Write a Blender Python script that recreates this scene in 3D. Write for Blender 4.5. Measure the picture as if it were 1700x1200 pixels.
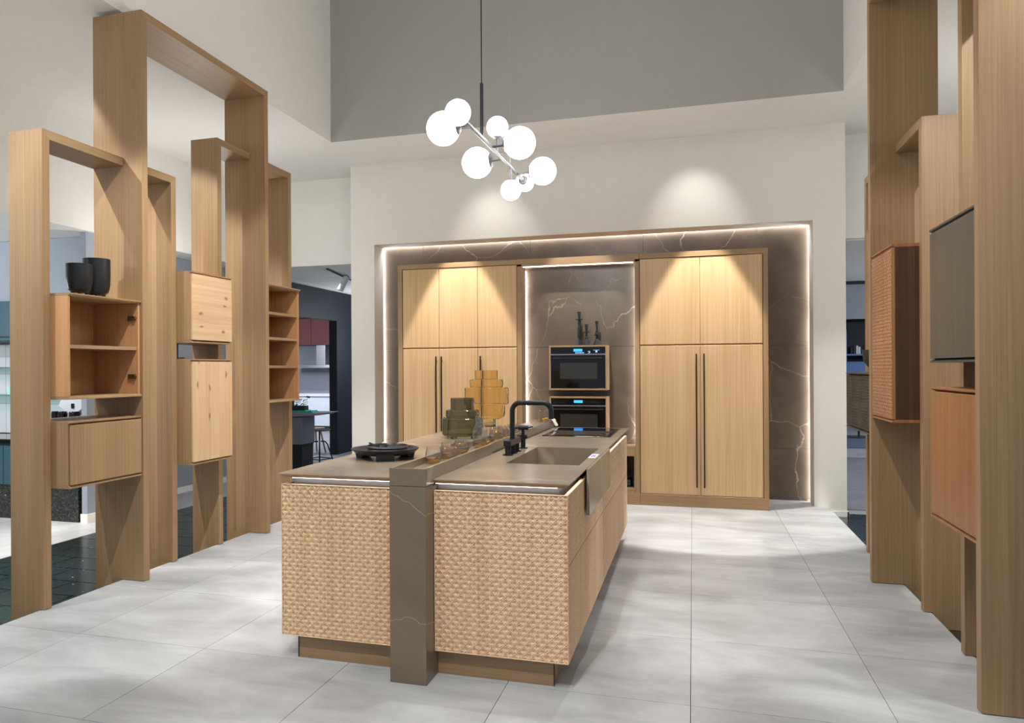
import bpy, bmesh, math, random
import numpy as np
from mathutils import Vector, Matrix
random.seed(7)
sc = bpy.context.scene
for o in list(bpy.data.objects): bpy.data.objects.remove(o)
COL = sc.collection
PI = math.pi

# ------------------------------------------------------------------ camera, world, exposure, lights
cam_d = bpy.data.cameras.new('camera'); cam = bpy.data.objects.new('camera', cam_d); COL.objects.link(cam)
YAW = math.radians(16.4531); ROLL = -0.0055
cam_d.sensor_width = 36.0; cam_d.lens = 36.0 * 1235.93 / 1700.0
cam_d.shift_x = 65.0 / 1700.0; cam_d.shift_y = 12.0 / 1700.0
cam_d.clip_start = 0.05; cam_d.clip_end = 100
cam.location = (0, 0, 1.42)
cam.rotation_euler = (Matrix.Rotation(YAW, 4, 'Z') @ Matrix.Rotation(PI / 2, 4, 'X') @ Matrix.Rotation(ROLL, 4, 'Z')).to_euler()
sc.camera = cam
w = bpy.data.worlds.new('world'); sc.world = w; w.use_nodes = True
w.node_tree.nodes['Background'].inputs[0].default_value = (0.80, 0.86, 1.0, 1)
w.node_tree.nodes['Background'].inputs[1].default_value = 0.4
sc.view_settings.view_transform = 'Standard'; sc.view_settings.look = 'None'
sc.view_settings.exposure = 0.22; sc.view_settings.gamma = 1.0; sc.view_settings.use_curve_mapping = False
sc.cycles.use_denoising = True
sc.cycles.max_bounces = 10; sc.cycles.transmission_bounces = 10; sc.cycles.transparent_max_bounces = 24; sc.cycles.caustics_reflective = False; sc.cycles.caustics_refractive = False

def spot(x, y, z, tx, ty, tz, power, size, blend=0.3, col=(1, .95, .88), r=0.03):
    d = bpy.data.lights.new('spot', 'SPOT'); d.energy = power; d.spot_size = math.radians(size); d.spot_blend = blend
    d.color = col; d.shadow_soft_size = r
    o = bpy.data.objects.new('spot', d); COL.objects.link(o); o.location = (x, y, z)
    o.rotation_euler = (Vector((tx, ty, tz)) - Vector((x, y, z))).to_track_quat('-Z', 'Y').to_euler()
    return o
WARM = (1, .96, .91); NEU = (1, .99, .975); COOL = (.86, .92, 1.0)
# downlights in front of the tall cabinets, wall washers above them, one for the oven niche
spot(0.10, 7.43, 3.86, 0.10, 7.43, 0, 500, 44, .16, WARM)
spot(-2.47, 7.43, 3.86, -2.47, 7.43, 0, 500, 44, .16, WARM)
spot(-1.15, 6.3, 4.35, -1.15, 8.12, 1.55, 380, 25, .35, NEU)
spot(0.03, 7.52, 3.84, 0.03, 8.25, 2.95, 24, 62, 1.0, NEU)
spot(-2.17, 7.52, 3.84, -2.17, 8.25, 2.85, 24, 62, 1.0, NEU)
# track spots in the ceiling well over the island and the aisles, plus one added narrow fill for the island front
for (x, y, tx, ty, p, sz) in ((-1.9, 2.5, -3.6, 4.3, 330, 48), (-0.9, 1.6, -1.2, 3.3, 150, 54), (-1.0, 0.2, -1.25, 3.25, 330, 30), (-.35, 3.2, 1.15, 5.2, 200, 48),
                              (-1.9, 4.0, -3.6, 5.5, 280, 50), (-0.4, 4.4, -0.5, 4.7, 120, 66), (0.5, 5.9, 0.5, 6.4, 40, 66), (-2.4, 6.3, -2.6, 6.6, 80, 66),
                              (-1.2, 5.2, -1.25, 5.4, 90, 56)):
    spot(x, y, 4.7, tx, ty, .4, p, sz, .3, NEU, .02)
# downlights over the granite walkways and the rooms beyond them
for (x, y, tx, ty, p) in ((-4.5, 2.2, -3.8, 4.2, 170), (-4.5, 3.95, -3.8, 5.5, 140), (-4.9, 5.2, -4.3, 6.0, 60), (2.05, 2.9, 1.4, 5.0, 130), (2.2, 5.6, 1.9, 6.8, 120)):
    spot(x, y, 3.84, tx, ty, 0.8, p, 66, .3, NEU, .02)
def lamp(x, y, z, power, r=.14, col=(1, 1, .99)):
    d = bpy.data.lights.new('point', 'POINT'); d.energy = power; d.color = col; d.shadow_soft_size = r
    o = bpy.data.objects.new('point', d); COL.objects.link(o); o.location = (x, y, z)
# added unseen point lamps: fill light for ceilings, bulkheads and side rooms
for q in ((-5.2, 1.6, 2.7, 34), (-4.9, 6.6, 2.4, 34), (2.7, 1.6, 2.7, 22), (2.5, 6.6, 2.6, 22), (-1.2, 1.2, 4.7, 50)): lamp(*q)
for q in ((-7.8, 4.2, 1.9, 65), (-5.0, 12.2, 1.9, 60), (-9.6, 13.2, 2.1, 150), (4.6, 11.0, 1.9, 90), (5.2, 17.0, 1.9, 120)): lamp(*q, col=COOL)  # added unseen fill for the rooms beyond
for (x, y, p) in ((-7.2, 4.6, 70), (-6.4, 5.4, 25), (-5.0, 9.6, 60), (-7.6, 13.5, 160), (-8.6, 15.4, 200), (2.3, 10.2, 90), (3.2, 14.5, 130)):
    spot(x, y, 2.74, x, y + .25, 0, p, 120, .8, COOL, .05)
spot(-7.2, 4.0, 2.7, -7.2, 6.2, 1.6, 80, 110, .8, COOL, .05)  # added unseen spot to brighten the blue-grey kitchen wall

# ------------------------------------------------------------------ mesh helper
class G:
    def __init__(s): s.v = []; s.f = []
    def add(s, vs, fs):
        n = len(s.v); s.v += [tuple(p) for p in vs]; s.f += [tuple(i + n for i in f) for f in fs]; return s
    def box(s, x0, x1, y0, y1, z0, z1):
        return s.add([(x0, y0, z0), (x1, y0, z0), (x1, y1, z0), (x0, y1, z0), (x0, y0, z1), (x1, y0, z1), (x1, y1, z1), (x0, y1, z1)],
                     [(0, 3, 2, 1), (4, 5, 6, 7), (0, 1, 5, 4), (1, 2, 6, 5), (2, 3, 7, 6), (3, 0, 4, 7)])
    def prism(s, poly, ax, a, b):
        P = {'x': lambda p, t: (t, p[0], p[1]), 'y': lambda p, t: (p[0], t, p[1]), 'z': lambda p, t: (p[0], p[1], t)}[ax]
        n = len(poly)
        return s.add([P(p, a) for p in poly] + [P(p, b) for p in poly],
                     [tuple(range(n)), tuple(range(2 * n - 1, n - 1, -1))] + [(i, (i + 1) % n, n + (i + 1) % n, n + i) for i in range(n)])
    def lathe(s, prof, c, n=32, axis='z'):
        cx, cy, cz = c; vs = []; fs = []; rings = []
        for (r, h) in prof:
            if r < 1e-6: rings.append([len(vs)]); loc = [(0, 0, h)]
            else:
                rings.append(list(range(len(vs), len(vs) + n))); loc = [(r * math.cos(2 * PI * i / n), r * math.sin(2 * PI * i / n), h) for i in range(n)]
            for (x, y, z) in loc:
                if axis == 'x': x, y, z = z, x, y
                elif axis == 'y': x, y, z = x, z, y
                vs.append((cx + x, cy + y, cz + z))
        for A, B in zip(rings, rings[1:]):
            if len(A) == 1 and len(B) == 1: continue
            for i in range(n):
                j = (i + 1) % n
                if len(A) == 1: fs.append((A[0], B[i], B[j]))
                elif len(B) == 1: fs.append((A[i], B[0], A[j]))
                else: fs.append((A[i], B[i], B[j], A[j]))
        return s.add(vs, fs)
    def tube(s, pts, r, n=10):
        pts = [Vector(p) for p in pts]; R = r if isinstance(r, (list, tuple)) else [r] * len(pts)
        vs = []; up = None
        for i, p in enumerate(pts):
            t = (pts[min(i + 1, len(pts) - 1)] - pts[max(i - 1, 0)]).normalized()
            if up is None: up = Vector((0, 0, 1)) if abs(t.z) < .9 else Vector((1, 0, 0))
            a = (up - t * up.dot(t)).normalized(); b = t.cross(a); up = a
            vs += [p + (a * math.cos(2 * PI * k / n) + b * math.sin(2 * PI * k / n)) * R[i] for k in range(n)]
        fs = [tuple(range(n - 1, -1, -1)), tuple(range(len(vs) - n, len(vs)))]
        for i in range(len(pts) - 1):
            for k in range(n):
                k2 = (k + 1) % n; fs.append((i * n + k, i * n + k2, i * n + n + k2, i * n + n + k))
        return s.add(vs, fs)
    def ball(s, c, r, n=24, m=14, sq=(1, 1, 1)):
        prof = [(r * math.sin(PI * i / m), -r * math.cos(PI * i / m)) for i in range(m + 1)]; prof[0] = (0, -r); prof[-1] = (0, r)
        k = len(s.v); s.lathe(prof, (0, 0, 0), n)
        s.v[k:] = [(c[0] + x * sq[0], c[1] + y * sq[1], c[2] + z * sq[2]) for (x, y, z) in s.v[k:]]
        return s
    def build(s, name, mat, parent=None, smooth=False, bevel=0.0, fix=True):
        me = bpy.data.meshes.new(name); me.from_pydata(s.v, [], s.f)
        if fix:
            bm = bmesh.new(); bm.from_mesh(me); bmesh.ops.recalc_face_normals(bm, faces=bm.faces[:]); bm.to_mesh(me); bm.free()
        if mat: me.materials.append(mat)
        if smooth:
            me.polygons.foreach_set('use_smooth', [True] * len(me.polygons)); me.set_sharp_from_angle(angle=math.radians(35))
        me.update()
        o = bpy.data.objects.new(name, me); COL.objects.link(o); attach(o, parent)
        if bevel:
            b = o.modifiers.new('bevel', 'BEVEL'); b.width = bevel; b.segments = 1; b.limit_method = 'ANGLE'
        return o
def attach(o, parent):
    if parent:
        o.parent = parent
        if parent.type == 'EMPTY': o.matrix_parent_inverse = Matrix.Translation(parent.location).inverted()
        elif parent.parent: o.matrix_parent_inverse = Matrix.Translation(parent.parent.location).inverted() if False else Matrix.Identity(4)
def thing(name, label, cat, loc, group=None):
    o = bpy.data.objects.new(name, None); COL.objects.link(o); o.location = loc; o.empty_display_size = .1
    return tag(o, label, cat, group)
def tag(o, label, cat, group=None):
    o['label'] = label; o['category'] = cat
    if group: o['group'] = group
    return o
def struct(o): o['kind'] = 'structure'; return o
def stuff(o): o['kind'] = 'stuff'; return o
def dup(root, loc, label, group=None):
    r = root.copy(); COL.objects.link(r); r.location = loc; r['label'] = label
    if group: r['group'] = group
    for ch in list(root.children):
        c = ch.copy(); COL.objects.link(c); c.parent = r
        for g in list(ch.children):
            d = g.copy(); COL.objects.link(d); d.parent = c
    return r

# ------------------------------------------------------------------ materials
def lin(c): return tuple(((x / 255) / 12.92 if x <= 10 else (((x / 255) + .055) / 1.055) ** 2.4) for x in c) + (1,)
def new(name):
    m = bpy.data.materials.new(name); m.use_nodes = True; nt = m.node_tree; return m, nt, nt.nodes['Principled BSDF']
def N(nt, t, **k):
    n = nt.nodes.new(t)
    for a, b in k.items(): setattr(n, a, b)
    return n
def plain(name, rgb, rough=.5, metal=0.0, spec=.5, bump=0, bscale=200):
    m, nt, b = new(name); c = lin(rgb)
    tc = N(nt, 'ShaderNodeTexCoord'); no = N(nt, 'ShaderNodeTexNoise'); no.inputs['Scale'].default_value = 9; no.inputs['Detail'].default_value = 3
    nt.links.new(tc.outputs['Object'], no.inputs['Vector'])
    rp = N(nt, 'ShaderNodeValToRGB'); rp.color_ramp.elements[0].position = .3; rp.color_ramp.elements[1].position = .7
    rp.color_ramp.elements[0].color = tuple(x * .985 for x in c[:3]) + (1,); rp.color_ramp.elements[1].color = tuple(min(1, x * 1.01) for x in c[:3]) + (1,)
    nt.links.new(no.outputs['Fac'], rp.inputs['Fac']); nt.links.new(rp.outputs['Color'], b.inputs['Base Color'])
    b.inputs['Roughness'].default_value = rough; b.inputs['Metallic'].default_value = metal; b.inputs['Specular IOR Level'].default_value = spec
    if bump:
        n2 = N(nt, 'ShaderNodeTexNoise'); n2.inputs['Scale'].default_value = bscale; nt.links.new(tc.outputs['Object'], n2.inputs['Vector'])
        bp = N(nt, 'ShaderNodeBump'); bp.inputs['Strength'].default_value = bump; bp.inputs['Distance'].default_value = .002
        nt.links.new(n2.outputs['Fac'], bp.inputs['Height']); nt.links.new(bp.outputs['Normal'], b.inputs['Normal'])
    return m
def emit(name, rgb, s):
    m = bpy.data.materials.new(name); m.use_nodes = True; nt = m.node_tree; nt.nodes.remove(nt.nodes['Principled BSDF'])
    e = N(nt, 'ShaderNodeEmission'); e.inputs[0].default_value = lin(rgb); e.inputs[1].default_value = s
    nt.links.new(e.outputs[0], nt.nodes['Material Output'].inputs[0]); return m
def glass(name, rgb, rough=0.0, ior=1.45):
    m, nt, b = new(name); b.inputs['Base Color'].default_value = lin(rgb); b.inputs['Transmission Weight'].default_value = 1
    b.inputs['Roughness'].default_value = rough; b.inputs['IOR'].default_value = ior; return m
def thin_glass(name, tint, edge=1.6):
    m = bpy.data.materials.new(name); m.use_nodes = True; nt = m.node_tree; nt.nodes.remove(nt.nodes['Principled BSDF']); L = nt.links
    lw = N(nt, 'ShaderNodeLayerWeight'); lw.inputs['Blend'].default_value = .35
    mc = N(nt, 'ShaderNodeMix', data_type='RGBA'); mc.inputs['A'].default_value = tint + (1,); mc.inputs['B'].default_value = tuple(c ** (1 + edge * 2) for c in tint) + (1,); L.new(lw.outputs['Facing'], mc.inputs['Factor'])
    tr = N(nt, 'ShaderNodeBsdfTransparent'); L.new(mc.outputs['Result'], tr.inputs[0])
    gl = N(nt, 'ShaderNodeBsdfGlossy'); gl.inputs['Roughness'].default_value = .02
    lf = N(nt, 'ShaderNodeLayerWeight'); lf.inputs['Blend'].default_value = .5
    pw = N(nt, 'ShaderNodeMath', operation='POWER'); pw.inputs[1].default_value = 3.0; L.new(lf.outputs['Facing'], pw.inputs[0])
    fr = N(nt, 'ShaderNodeMath', operation='MULTIPLY_ADD'); fr.inputs[1].default_value = .75; fr.inputs[2].default_value = .07; L.new(pw.outputs[0], fr.inputs[0])
    mx = N(nt, 'ShaderNodeMixShader'); L.new(fr.outputs[0], mx.inputs[0]); L.new(tr.outputs[0], mx.inputs[1]); L.new(gl.outputs[0], mx.inputs[2])
    L.new(mx.outputs[0], nt.nodes['Material Output'].inputs[0]); return m
def wood(name, dark, light, grain='z', rough=.45, fine=110, knots=False, contrast=1.0):
    m, nt, b = new(name); L = nt.links
    tc = N(nt, 'ShaderNodeTexCoord')
    def mapped(across, along):
        mp = N(nt, 'ShaderNodeMapping'); sc_ = {'x': (along, across, across), 'y': (across, along, across), 'z': (across, across, along)}[grain]
        mp.inputs['Scale'].default_value = sc_; L.new(tc.outputs['Object'], mp.inputs['Vector']); return mp
    def noise(mp, d=4, dist=0.0):
        n = N(nt, 'ShaderNodeTexNoise'); n.inputs['Scale'].default_value = 1; n.inputs['Detail'].default_value = d; n.inputs['Distortion'].default_value = dist
        L.new(mp.outputs[0], n.inputs['Vector']); return n
    n1 = noise(mapped(fine, 1.1), 6); n2 = noise(mapped(7, .35), 2, .6); n3 = noise(mapped(fine * 4, 5), 2)
    a = N(nt, 'ShaderNodeMath', operation='MULTIPLY'); a.inputs[1].default_value = .5; L.new(n1.outputs['Fac'], a.inputs[0])
    c = N(nt, 'ShaderNodeMath', operation='MULTIPLY_ADD'); c.inputs[1].default_value = .30; L.new(n2.outputs['Fac'], c.inputs[0]); L.new(a.outputs[0], c.inputs[2])
    d = N(nt, 'ShaderNodeMath', operation='MULTIPLY_ADD'); d.inputs[1].default_value = .22; L.new(n3.outputs['Fac'], d.inputs[0]); L.new(c.outputs[0], d.inputs[2])
    rp = N(nt, 'ShaderNodeValToRGB'); e = rp.color_ramp.elements; e[0].position = .5 - .2 / contrast; e[1].position = .5 + .2 / contrast
    e[0].color = lin(dark); e[1].color = lin(light); L.new(d.outputs[0], rp.inputs['Fac'])
    col = rp.outputs['Color']
    if knots:
        sp = N(nt, 'ShaderNodeSeparateXYZ'); L.new(tc.outputs['Object'], sp.inputs[0]); cb = N(nt, 'ShaderNodeCombineXYZ'); L.new(sp.outputs['Y'], cb.inputs[0]); L.new(sp.outputs['Z'], cb.inputs[1])
        nz = N(nt, 'ShaderNodeTexNoise'); nz.inputs['Scale'].default_value = 14; L.new(cb.outputs[0], nz.inputs['Vector'])
        mx0 = N(nt, 'ShaderNodeMix', data_type='VECTOR'); mx0.inputs['Factor'].default_value = .035; L.new(cb.outputs[0], mx0.inputs['A']); L.new(nz.outputs['Color'], mx0.inputs['B'])
        mp = N(nt, 'ShaderNodeMapping'); mp.inputs['Scale'].default_value = (4.2, 9.5, 1) if grain == 'y' else (9, 3.6, 1); L.new(mx0.outputs['Result'], mp.inputs['Vector'])
        vo = N(nt, 'ShaderNodeTexVoronoi', voronoi_dimensions='2D'); vo.inputs['Scale'].default_value = 1.0; L.new(mp.outputs[0], vo.inputs['Vector'])
        kr = N(nt, 'ShaderNodeValToRGB'); k = kr.color_ramp.elements; k[0].position = .03; k[1].position = .13; k[0].color = (1, 1, 1, 1); k[1].color = (0, 0, 0, 1)
        L.new(vo.outputs['Distance'], kr.inputs['Fac'])
        sc2 = N(nt, 'ShaderNodeSeparateColor'); L.new(vo.outputs['Color'], sc2.inputs[0]); g2 = N(nt, 'ShaderNodeMath', operation='GREATER_THAN'); g2.inputs[1].default_value = .55; L.new(sc2.outputs[0], g2.inputs[0])
        g3 = N(nt, 'ShaderNodeMath', operation='MULTIPLY'); L.new(g2.outputs[0], g3.inputs[0]); L.new(kr.outputs['Color'], g3.inputs[1])
        mk = N(nt, 'ShaderNodeMath', operation='MULTIPLY'); mk.inputs[1].default_value = .8; L.new(g3.outputs[0], mk.inputs[0])
        mx = N(nt, 'ShaderNodeMix', data_type='RGBA'); L.new(mk.outputs[0], mx.inputs['Factor']); L.new(col, mx.inputs['A']); mx.inputs['B'].default_value = lin((105, 78, 55)); col = mx.outputs['Result']
    L.new(col, b.inputs['Base Color']); b.inputs['Roughness'].default_value = rough; b.inputs['Specular IOR Level'].default_value = .35
    bp = N(nt, 'ShaderNodeBump'); bp.inputs['Strength'].default_value = .12; bp.inputs['Distance'].default_value = .002
    L.new(n1.outputs['Fac'], bp.inputs['Height']); L.new(bp.outputs['Normal'], b.inputs['Normal'])
    return m
def stone(name, c0, c1, vein, rough=.32, vscale=1.25, vw=.008):
    m, nt, b = new(name); L = nt.links; tc = N(nt, 'ShaderNodeTexCoord')
    n0 = N(nt, 'ShaderNodeTexNoise'); n0.inputs['Scale'].default_value = 2.2; n0.inputs['Detail'].default_value = 6; n0.inputs['Distortion'].default_value = .8; L.new(tc.outputs['Object'], n0.inputs['Vector'])
    rp = N(nt, 'ShaderNodeValToRGB'); e = rp.color_ramp.elements; e[0].position = .3; e[1].position = .72; e[0].color = lin(c0); e[1].color = lin(c1); L.new(n0.outputs['Fac'], rp.inputs['Fac'])
    mp = N(nt, 'ShaderNodeMapping'); mp.inputs['Rotation'].default_value = (.5, .9, .4); mp.inputs['Scale'].default_value = (vscale * 1.0, vscale * .55, vscale * .8); L.new(tc.outputs['Object'], mp.inputs['Vector'])
    nd = N(nt, 'ShaderNodeTexNoise'); nd.inputs['Scale'].default_value = 2.6; nd.inputs['Detail'].default_value = 5; L.new(mp.outputs[0], nd.inputs['Vector'])
    mx = N(nt, 'ShaderNodeMix', data_type='VECTOR'); mx.inputs['Factor'].default_value = .22; L.new(mp.outputs[0], mx.inputs['A']); L.new(nd.outputs['Color'], mx.inputs['B'])
    vo = N(nt, 'ShaderNodeTexVoronoi', feature='DISTANCE_TO_EDGE'); vo.inputs['Scale'].default_value = 1.5; L.new(mx.outputs['Result'], vo.inputs['Vector'])
    vr = N(nt, 'ShaderNodeValToRGB'); k = vr.color_ramp.elements; k[0].position = 0; k[1].position = vw; k[0].color = (1, 1, 1, 1); k[1].color = (0, 0, 0, 1); L.new(vo.outputs['Distance'], vr.inputs['Fac'])
    nm = N(nt, 'ShaderNodeTexNoise'); nm.inputs['Scale'].default_value = 1.7; nm.inputs['Detail'].default_value = 2; L.new(tc.outputs['Object'], nm.inputs['Vector'])
    mr = N(nt, 'ShaderNodeMapRange'); mr.inputs['From Min'].default_value = .40; mr.inputs['From Max'].default_value = .6; L.new(nm.outputs['Fac'], mr.inputs['Value'])
    mu = N(nt, 'ShaderNodeMath', operation='MULTIPLY'); L.new(vr.outputs['Color'], mu.inputs[0]); L.new(mr.outputs['Result'], mu.inputs[1])
    mc = N(nt, 'ShaderNodeMix', data_type='RGBA'); L.new(mu.outputs[0], mc.inputs['Factor']); L.new(rp.outputs['Color'], mc.inputs['A']); mc.inputs['B'].default_value = lin(vein)
    L.new(mc.outputs['Result'], b.inputs['Base Color']); b.inputs['Roughness'].default_value = rough
    return m
def floor_mat(name, c0, c1, rough=.42, streak=True):
    m, nt, b = new(name); L = nt.links; tc = N(nt, 'ShaderNodeTexCoord'); oi = N(nt, 'ShaderNodeObjectInfo')
    mp = N(nt, 'ShaderNodeMapping'); mp.inputs['Scale'].default_value = (.9, 2.1, 1) if streak else (2, 2, 2); L.new(tc.outputs['Object'], mp.inputs['Vector'])
    n0 = N(nt, 'ShaderNodeTexNoise'); n0.inputs['Scale'].default_value = 1.6; n0.inputs['Detail'].default_value = 8; n0.inputs['Roughness'].default_value = .62; n0.inputs['Distortion'].default_value = .5; L.new(mp.outputs[0], n0.inputs['Vector'])
    ad = N(nt, 'ShaderNodeMath', operation='MULTIPLY_ADD'); ad.inputs[1].default_value = .10; L.new(oi.outputs['Random'], ad.inputs[0]); L.new(n0.outputs['Fac'], ad.inputs[2])
    rp = N(nt, 'ShaderNodeValToRGB'); e = rp.color_ramp.elements; e[0].position = .32; e[1].position = .72; e[0].color = lin(c0); e[1].color = lin(c1); L.new(ad.outputs[0], rp.inputs['Fac'])
    L.new(rp.outputs['Color'], b.inputs['Base Color']); b.inputs['Roughness'].default_value = rough; b.inputs['Specular IOR Level'].default_value = .4
    return m
def granite(name):
    m, nt, b = new(name); L = nt.links; tc = N(nt, 'ShaderNodeTexCoord')
    n0 = N(nt, 'ShaderNodeTexNoise'); n0.inputs['Scale'].default_value = 60; n0.inputs['Detail'].default_value = 4; L.new(tc.outputs['Object'], n0.inputs['Vector'])
    rp = N(nt, 'ShaderNodeValToRGB'); e = rp.color_ramp.elements; e[0].position = .45; e[1].position = .75; e[0].color = lin((22, 25, 22)); e[1].color = lin((72, 76, 63)); L.new(n0.outputs['Fac'], rp.inputs['Fac'])
    vo = N(nt, 'ShaderNodeTexVoronoi'); vo.inputs['Scale'].default_value = 14; L.new(tc.outputs['Object'], vo.inputs['Vector'])
    vr = N(nt, 'ShaderNodeValToRGB'); k = vr.color_ramp.elements; k[0].position = .06; k[1].position = .11; k[0].color = (1, 1, 1, 1); k[1].color = (0, 0, 0, 1); L.new(vo.outputs['Distance'], vr.inputs['Fac'])
    sx = N(nt, 'ShaderNodeSeparateColor'); L.new(vo.outputs['Color'], sx.inputs[0])
    gt = N(nt, 'ShaderNodeMath', operation='GREATER_THAN'); gt.inputs[1].default_value = .72; L.new(sx.outputs[0], gt.inputs[0])
    mu = N(nt, 'ShaderNodeMath', operation='MULTIPLY'); L.new(vr.outputs['Color'], mu.inputs[0]); L.new(gt.outputs[0], mu.inputs[1])
    mc = N(nt, 'ShaderNodeMix', data_type='RGBA'); L.new(mu.outputs[0], mc.inputs['Factor']); L.new(rp.outputs['Color'], mc.inputs['A']); mc.inputs['B'].default_value = lin((225, 228, 220))
    L.new(mc.outputs['Result'], b.inputs['Base Color']); b.inputs['Roughness'].default_value = .2
    return m

OD, OL = (138, 109, 77), (174, 142, 104)
M = dict(
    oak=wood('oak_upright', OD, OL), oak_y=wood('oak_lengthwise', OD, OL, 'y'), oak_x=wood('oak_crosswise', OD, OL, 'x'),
    door=wood('oak_door', (184, 148, 106), (216, 182, 138), 'z', .42, 95),
    cane=wood('oak_cane', (208, 172, 134), (234, 202, 164), 'z', .5, 40),
    inner=wood('oak_inside', (178, 130, 86), (208, 160, 114), 'z', .5, 50),
    knot_y=wood('knotty_oak_level', (196, 158, 118), (226, 194, 156), 'y', .5, 40, True), knot_z=wood('knotty_oak_upright', (196, 158, 118), (226, 194, 156), 'z', .5, 40, True),
    shaded_walnut=wood('shaded_walnut', (62, 42, 26), (94, 66, 44), 'z', .45, 50), brown=wood('brown_oak', (140, 94, 58), (174, 122, 78), 'z', .45, 50),  # dark wood of the cane cabinet side, deepened for the shade there
    browncane=wood('brown_cane', (150, 104, 68), (186, 140, 100), 'z', .5, 40), darkcane=wood('dark_cane', (58, 52, 44), (84, 76, 64), 'z', .5, 40),
    darkwood=wood('grey_oak', (74, 68, 56), (98, 90, 76), 'z', .4, 60), darkedge=plain('dark_edge', (66, 66, 60), .4),
    pillar=stone('island_stone_shaded', (108, 95, 77), (128, 113, 92), (190, 172, 146), .28, 2.2, .006), stone=stone('brown_marble', (84, 72, 58), (108, 94, 77), (176, 156, 132), .3, 1.3, .0055), top=stone('island_stone_lit', (138, 123, 105), (158, 142, 122), (182, 165, 142), .26, .8, .02),  # pillar and top: one island stone in a shaded and a lit tone
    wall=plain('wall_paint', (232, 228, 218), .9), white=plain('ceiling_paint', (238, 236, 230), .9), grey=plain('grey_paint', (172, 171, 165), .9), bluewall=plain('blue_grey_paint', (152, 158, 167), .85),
    tile=floor_mat('pale_floor_tile', (150, 151, 152), (194, 196, 197)), slab=plain('slab', (60, 60, 60), .8), grout=plain('grout', (120, 120, 118), .9), granite=granite('black_granite'), ggrout=plain('granite_joint', (150, 152, 146), .9),
    pale=floor_mat('pale_floor', (196, 194, 190), (226, 225, 222), .4, False), greyfloor=floor_mat('grey_floor', (120, 120, 126), (150, 150, 156), .4, False),
    black=plain('black_metal', (34, 35, 38), .38, .3), blackm=plain('matt_black', (30, 31, 33), .6), blackg=plain('black_glass', (8, 8, 10), .06), window=plain('oven_window', (46, 46, 42), .08),
    steel=plain('steel', (178, 180, 184), .3, 1), chrome=plain('pendant_steel', (92, 92, 96), .5, .3), alu=plain('aluminium', (170, 170, 168), .35, .9), bronze=plain('dark_bronze', (52, 40, 30), .4, .4), brass=plain('hinge_metal', (120, 96, 66), .35, .8),
    globe=emit('globe_glow', (255, 252, 247), 22.0), led=emit('led_light', (238, 240, 255), 30.0), led2=emit('led_light_soft', (255, 250, 245), 9.0), blue=emit('blue_display', (70, 170, 255), 1.6), blue2=emit('pale_blue_display', (150, 205, 255), 1.4), lamp=emit('lamp_glow', (235, 240, 255), 6),
    green=glass('green_glass', (176, 182, 164)), amber=glass('amber_glass', (248, 234, 196)), clear=thin_glass('clear_glass', (.985, .985, .98), 2.0), amberliq=thin_glass('amber_base', (.985, .80, .40), .6),
    cloth=plain('white_cloth', (232, 226, 216), .95), card=plain('white_card', (222, 218, 230), .6), purple=plain('purple_print', (140, 120, 190), .6),
    navy=plain('navy_paint', (22, 27, 36), .6), teal=plain('teal_lacquer', (48, 82, 94), .5), mint=plain('mint_ceramic', (176, 222, 214), .4), tealcloth=plain('teal_cloth', (40, 140, 128), .9), red=plain('wine_red_front', (120, 62, 64), .6), white_front=plain('white_front', (216, 220, 232), .5),
    greytable=plain('grey_lacquer', (120, 122, 132), .5), leaf=plain('plant_leaf', (44, 104, 48), .6), mush=plain('grey_backsplash', (150, 150, 164), .6), ltwood=wood('light_timber', (170, 128, 92), (200, 158, 118)), rug=plain('blue_rug', (58, 68, 92), .95), blueglow=plain('blue_front', (92, 128, 180), .5), tileW=plain('white_wall_tile', (226, 226, 226), .3), glassedge=thin_glass('shelf_glass', (.8, .93, .9)), bookw=plain('pale_book', (210, 212, 220), .7), bookd=plain('dark_book', (40, 44, 56), .7), bowl=plain('dark_bowl', (58, 50, 48), .6), greyc=plain('mid_grey', (140, 140, 142), .6),
)

# ------------------------------------------------------------------ the setting
X0, X1, ZC = -3.722, 1.312, 3.878
GZ = -.09
fl = struct(G().box(X0, X1, -1.2, 8.6, GZ, -.016).build('floor', M['slab']))
xs = [X0] + [-.016 + .7935 * k for k in range(-4, 2)] + [X1]; ys = [-1.2] + [3.255 + .8 * k for k in range(-5, 7)] + [8.6]
for i in range(len(xs) - 1):
    for j in range(len(ys) - 1):
        a, b, c, d = xs[i], xs[i + 1], ys[j], ys[j + 1]; g = .0013
        G().box(a + (g if i else 0), b - (g if i < len(xs) - 2 else 0), c + g, d - g, -.016, 0).build('floor_tile', M['tile'], fl)
fw = struct(G().box(-16, X0 - .004, -1.2, 19, GZ - .1, GZ - .012).box(X1 + .004, 9, -1.2, 24, GZ - .1, GZ - .012).box(X0 - .004, X1 + .004, 8.62, 24, GZ - .1, GZ - .012).build('floor_outer', M['ggrout']))
n = 0
for side in (0, 1):                                              # granite walkway tiles, half-bond rows
    xa, xb = (-5.35, X0 - .006) if side == 0 else (X1 + .006, 2.9)
    y = 2.9 if side == 0 else 5.6; r = 0
    while y < (8.6 if side == 0 else 8.4):
        x = xb - (.3 if r % 2 else .0); edges = [xb] + ([xb - .27] if r % 2 else [])
        while edges[-1] > xa + .05: edges.append(max(xa, edges[-1] - .54))
        for b_, a_ in zip(edges, edges[1:]):
            G().box(a_ + .004, b_ - .004, y + .004, min(y + .282, 8.7) - .004, GZ - .012, GZ).build('granite_tile', M['granite'], fw)
        y += .282; r += 1
G().box(-5.35, X0 - .006, -1.2, 2.9, GZ - .012, GZ).box(X1 + .006, 2.9, -1.2, 5.6, GZ - .012, GZ).build('granite_slab', M['granite'], fw)
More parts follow.
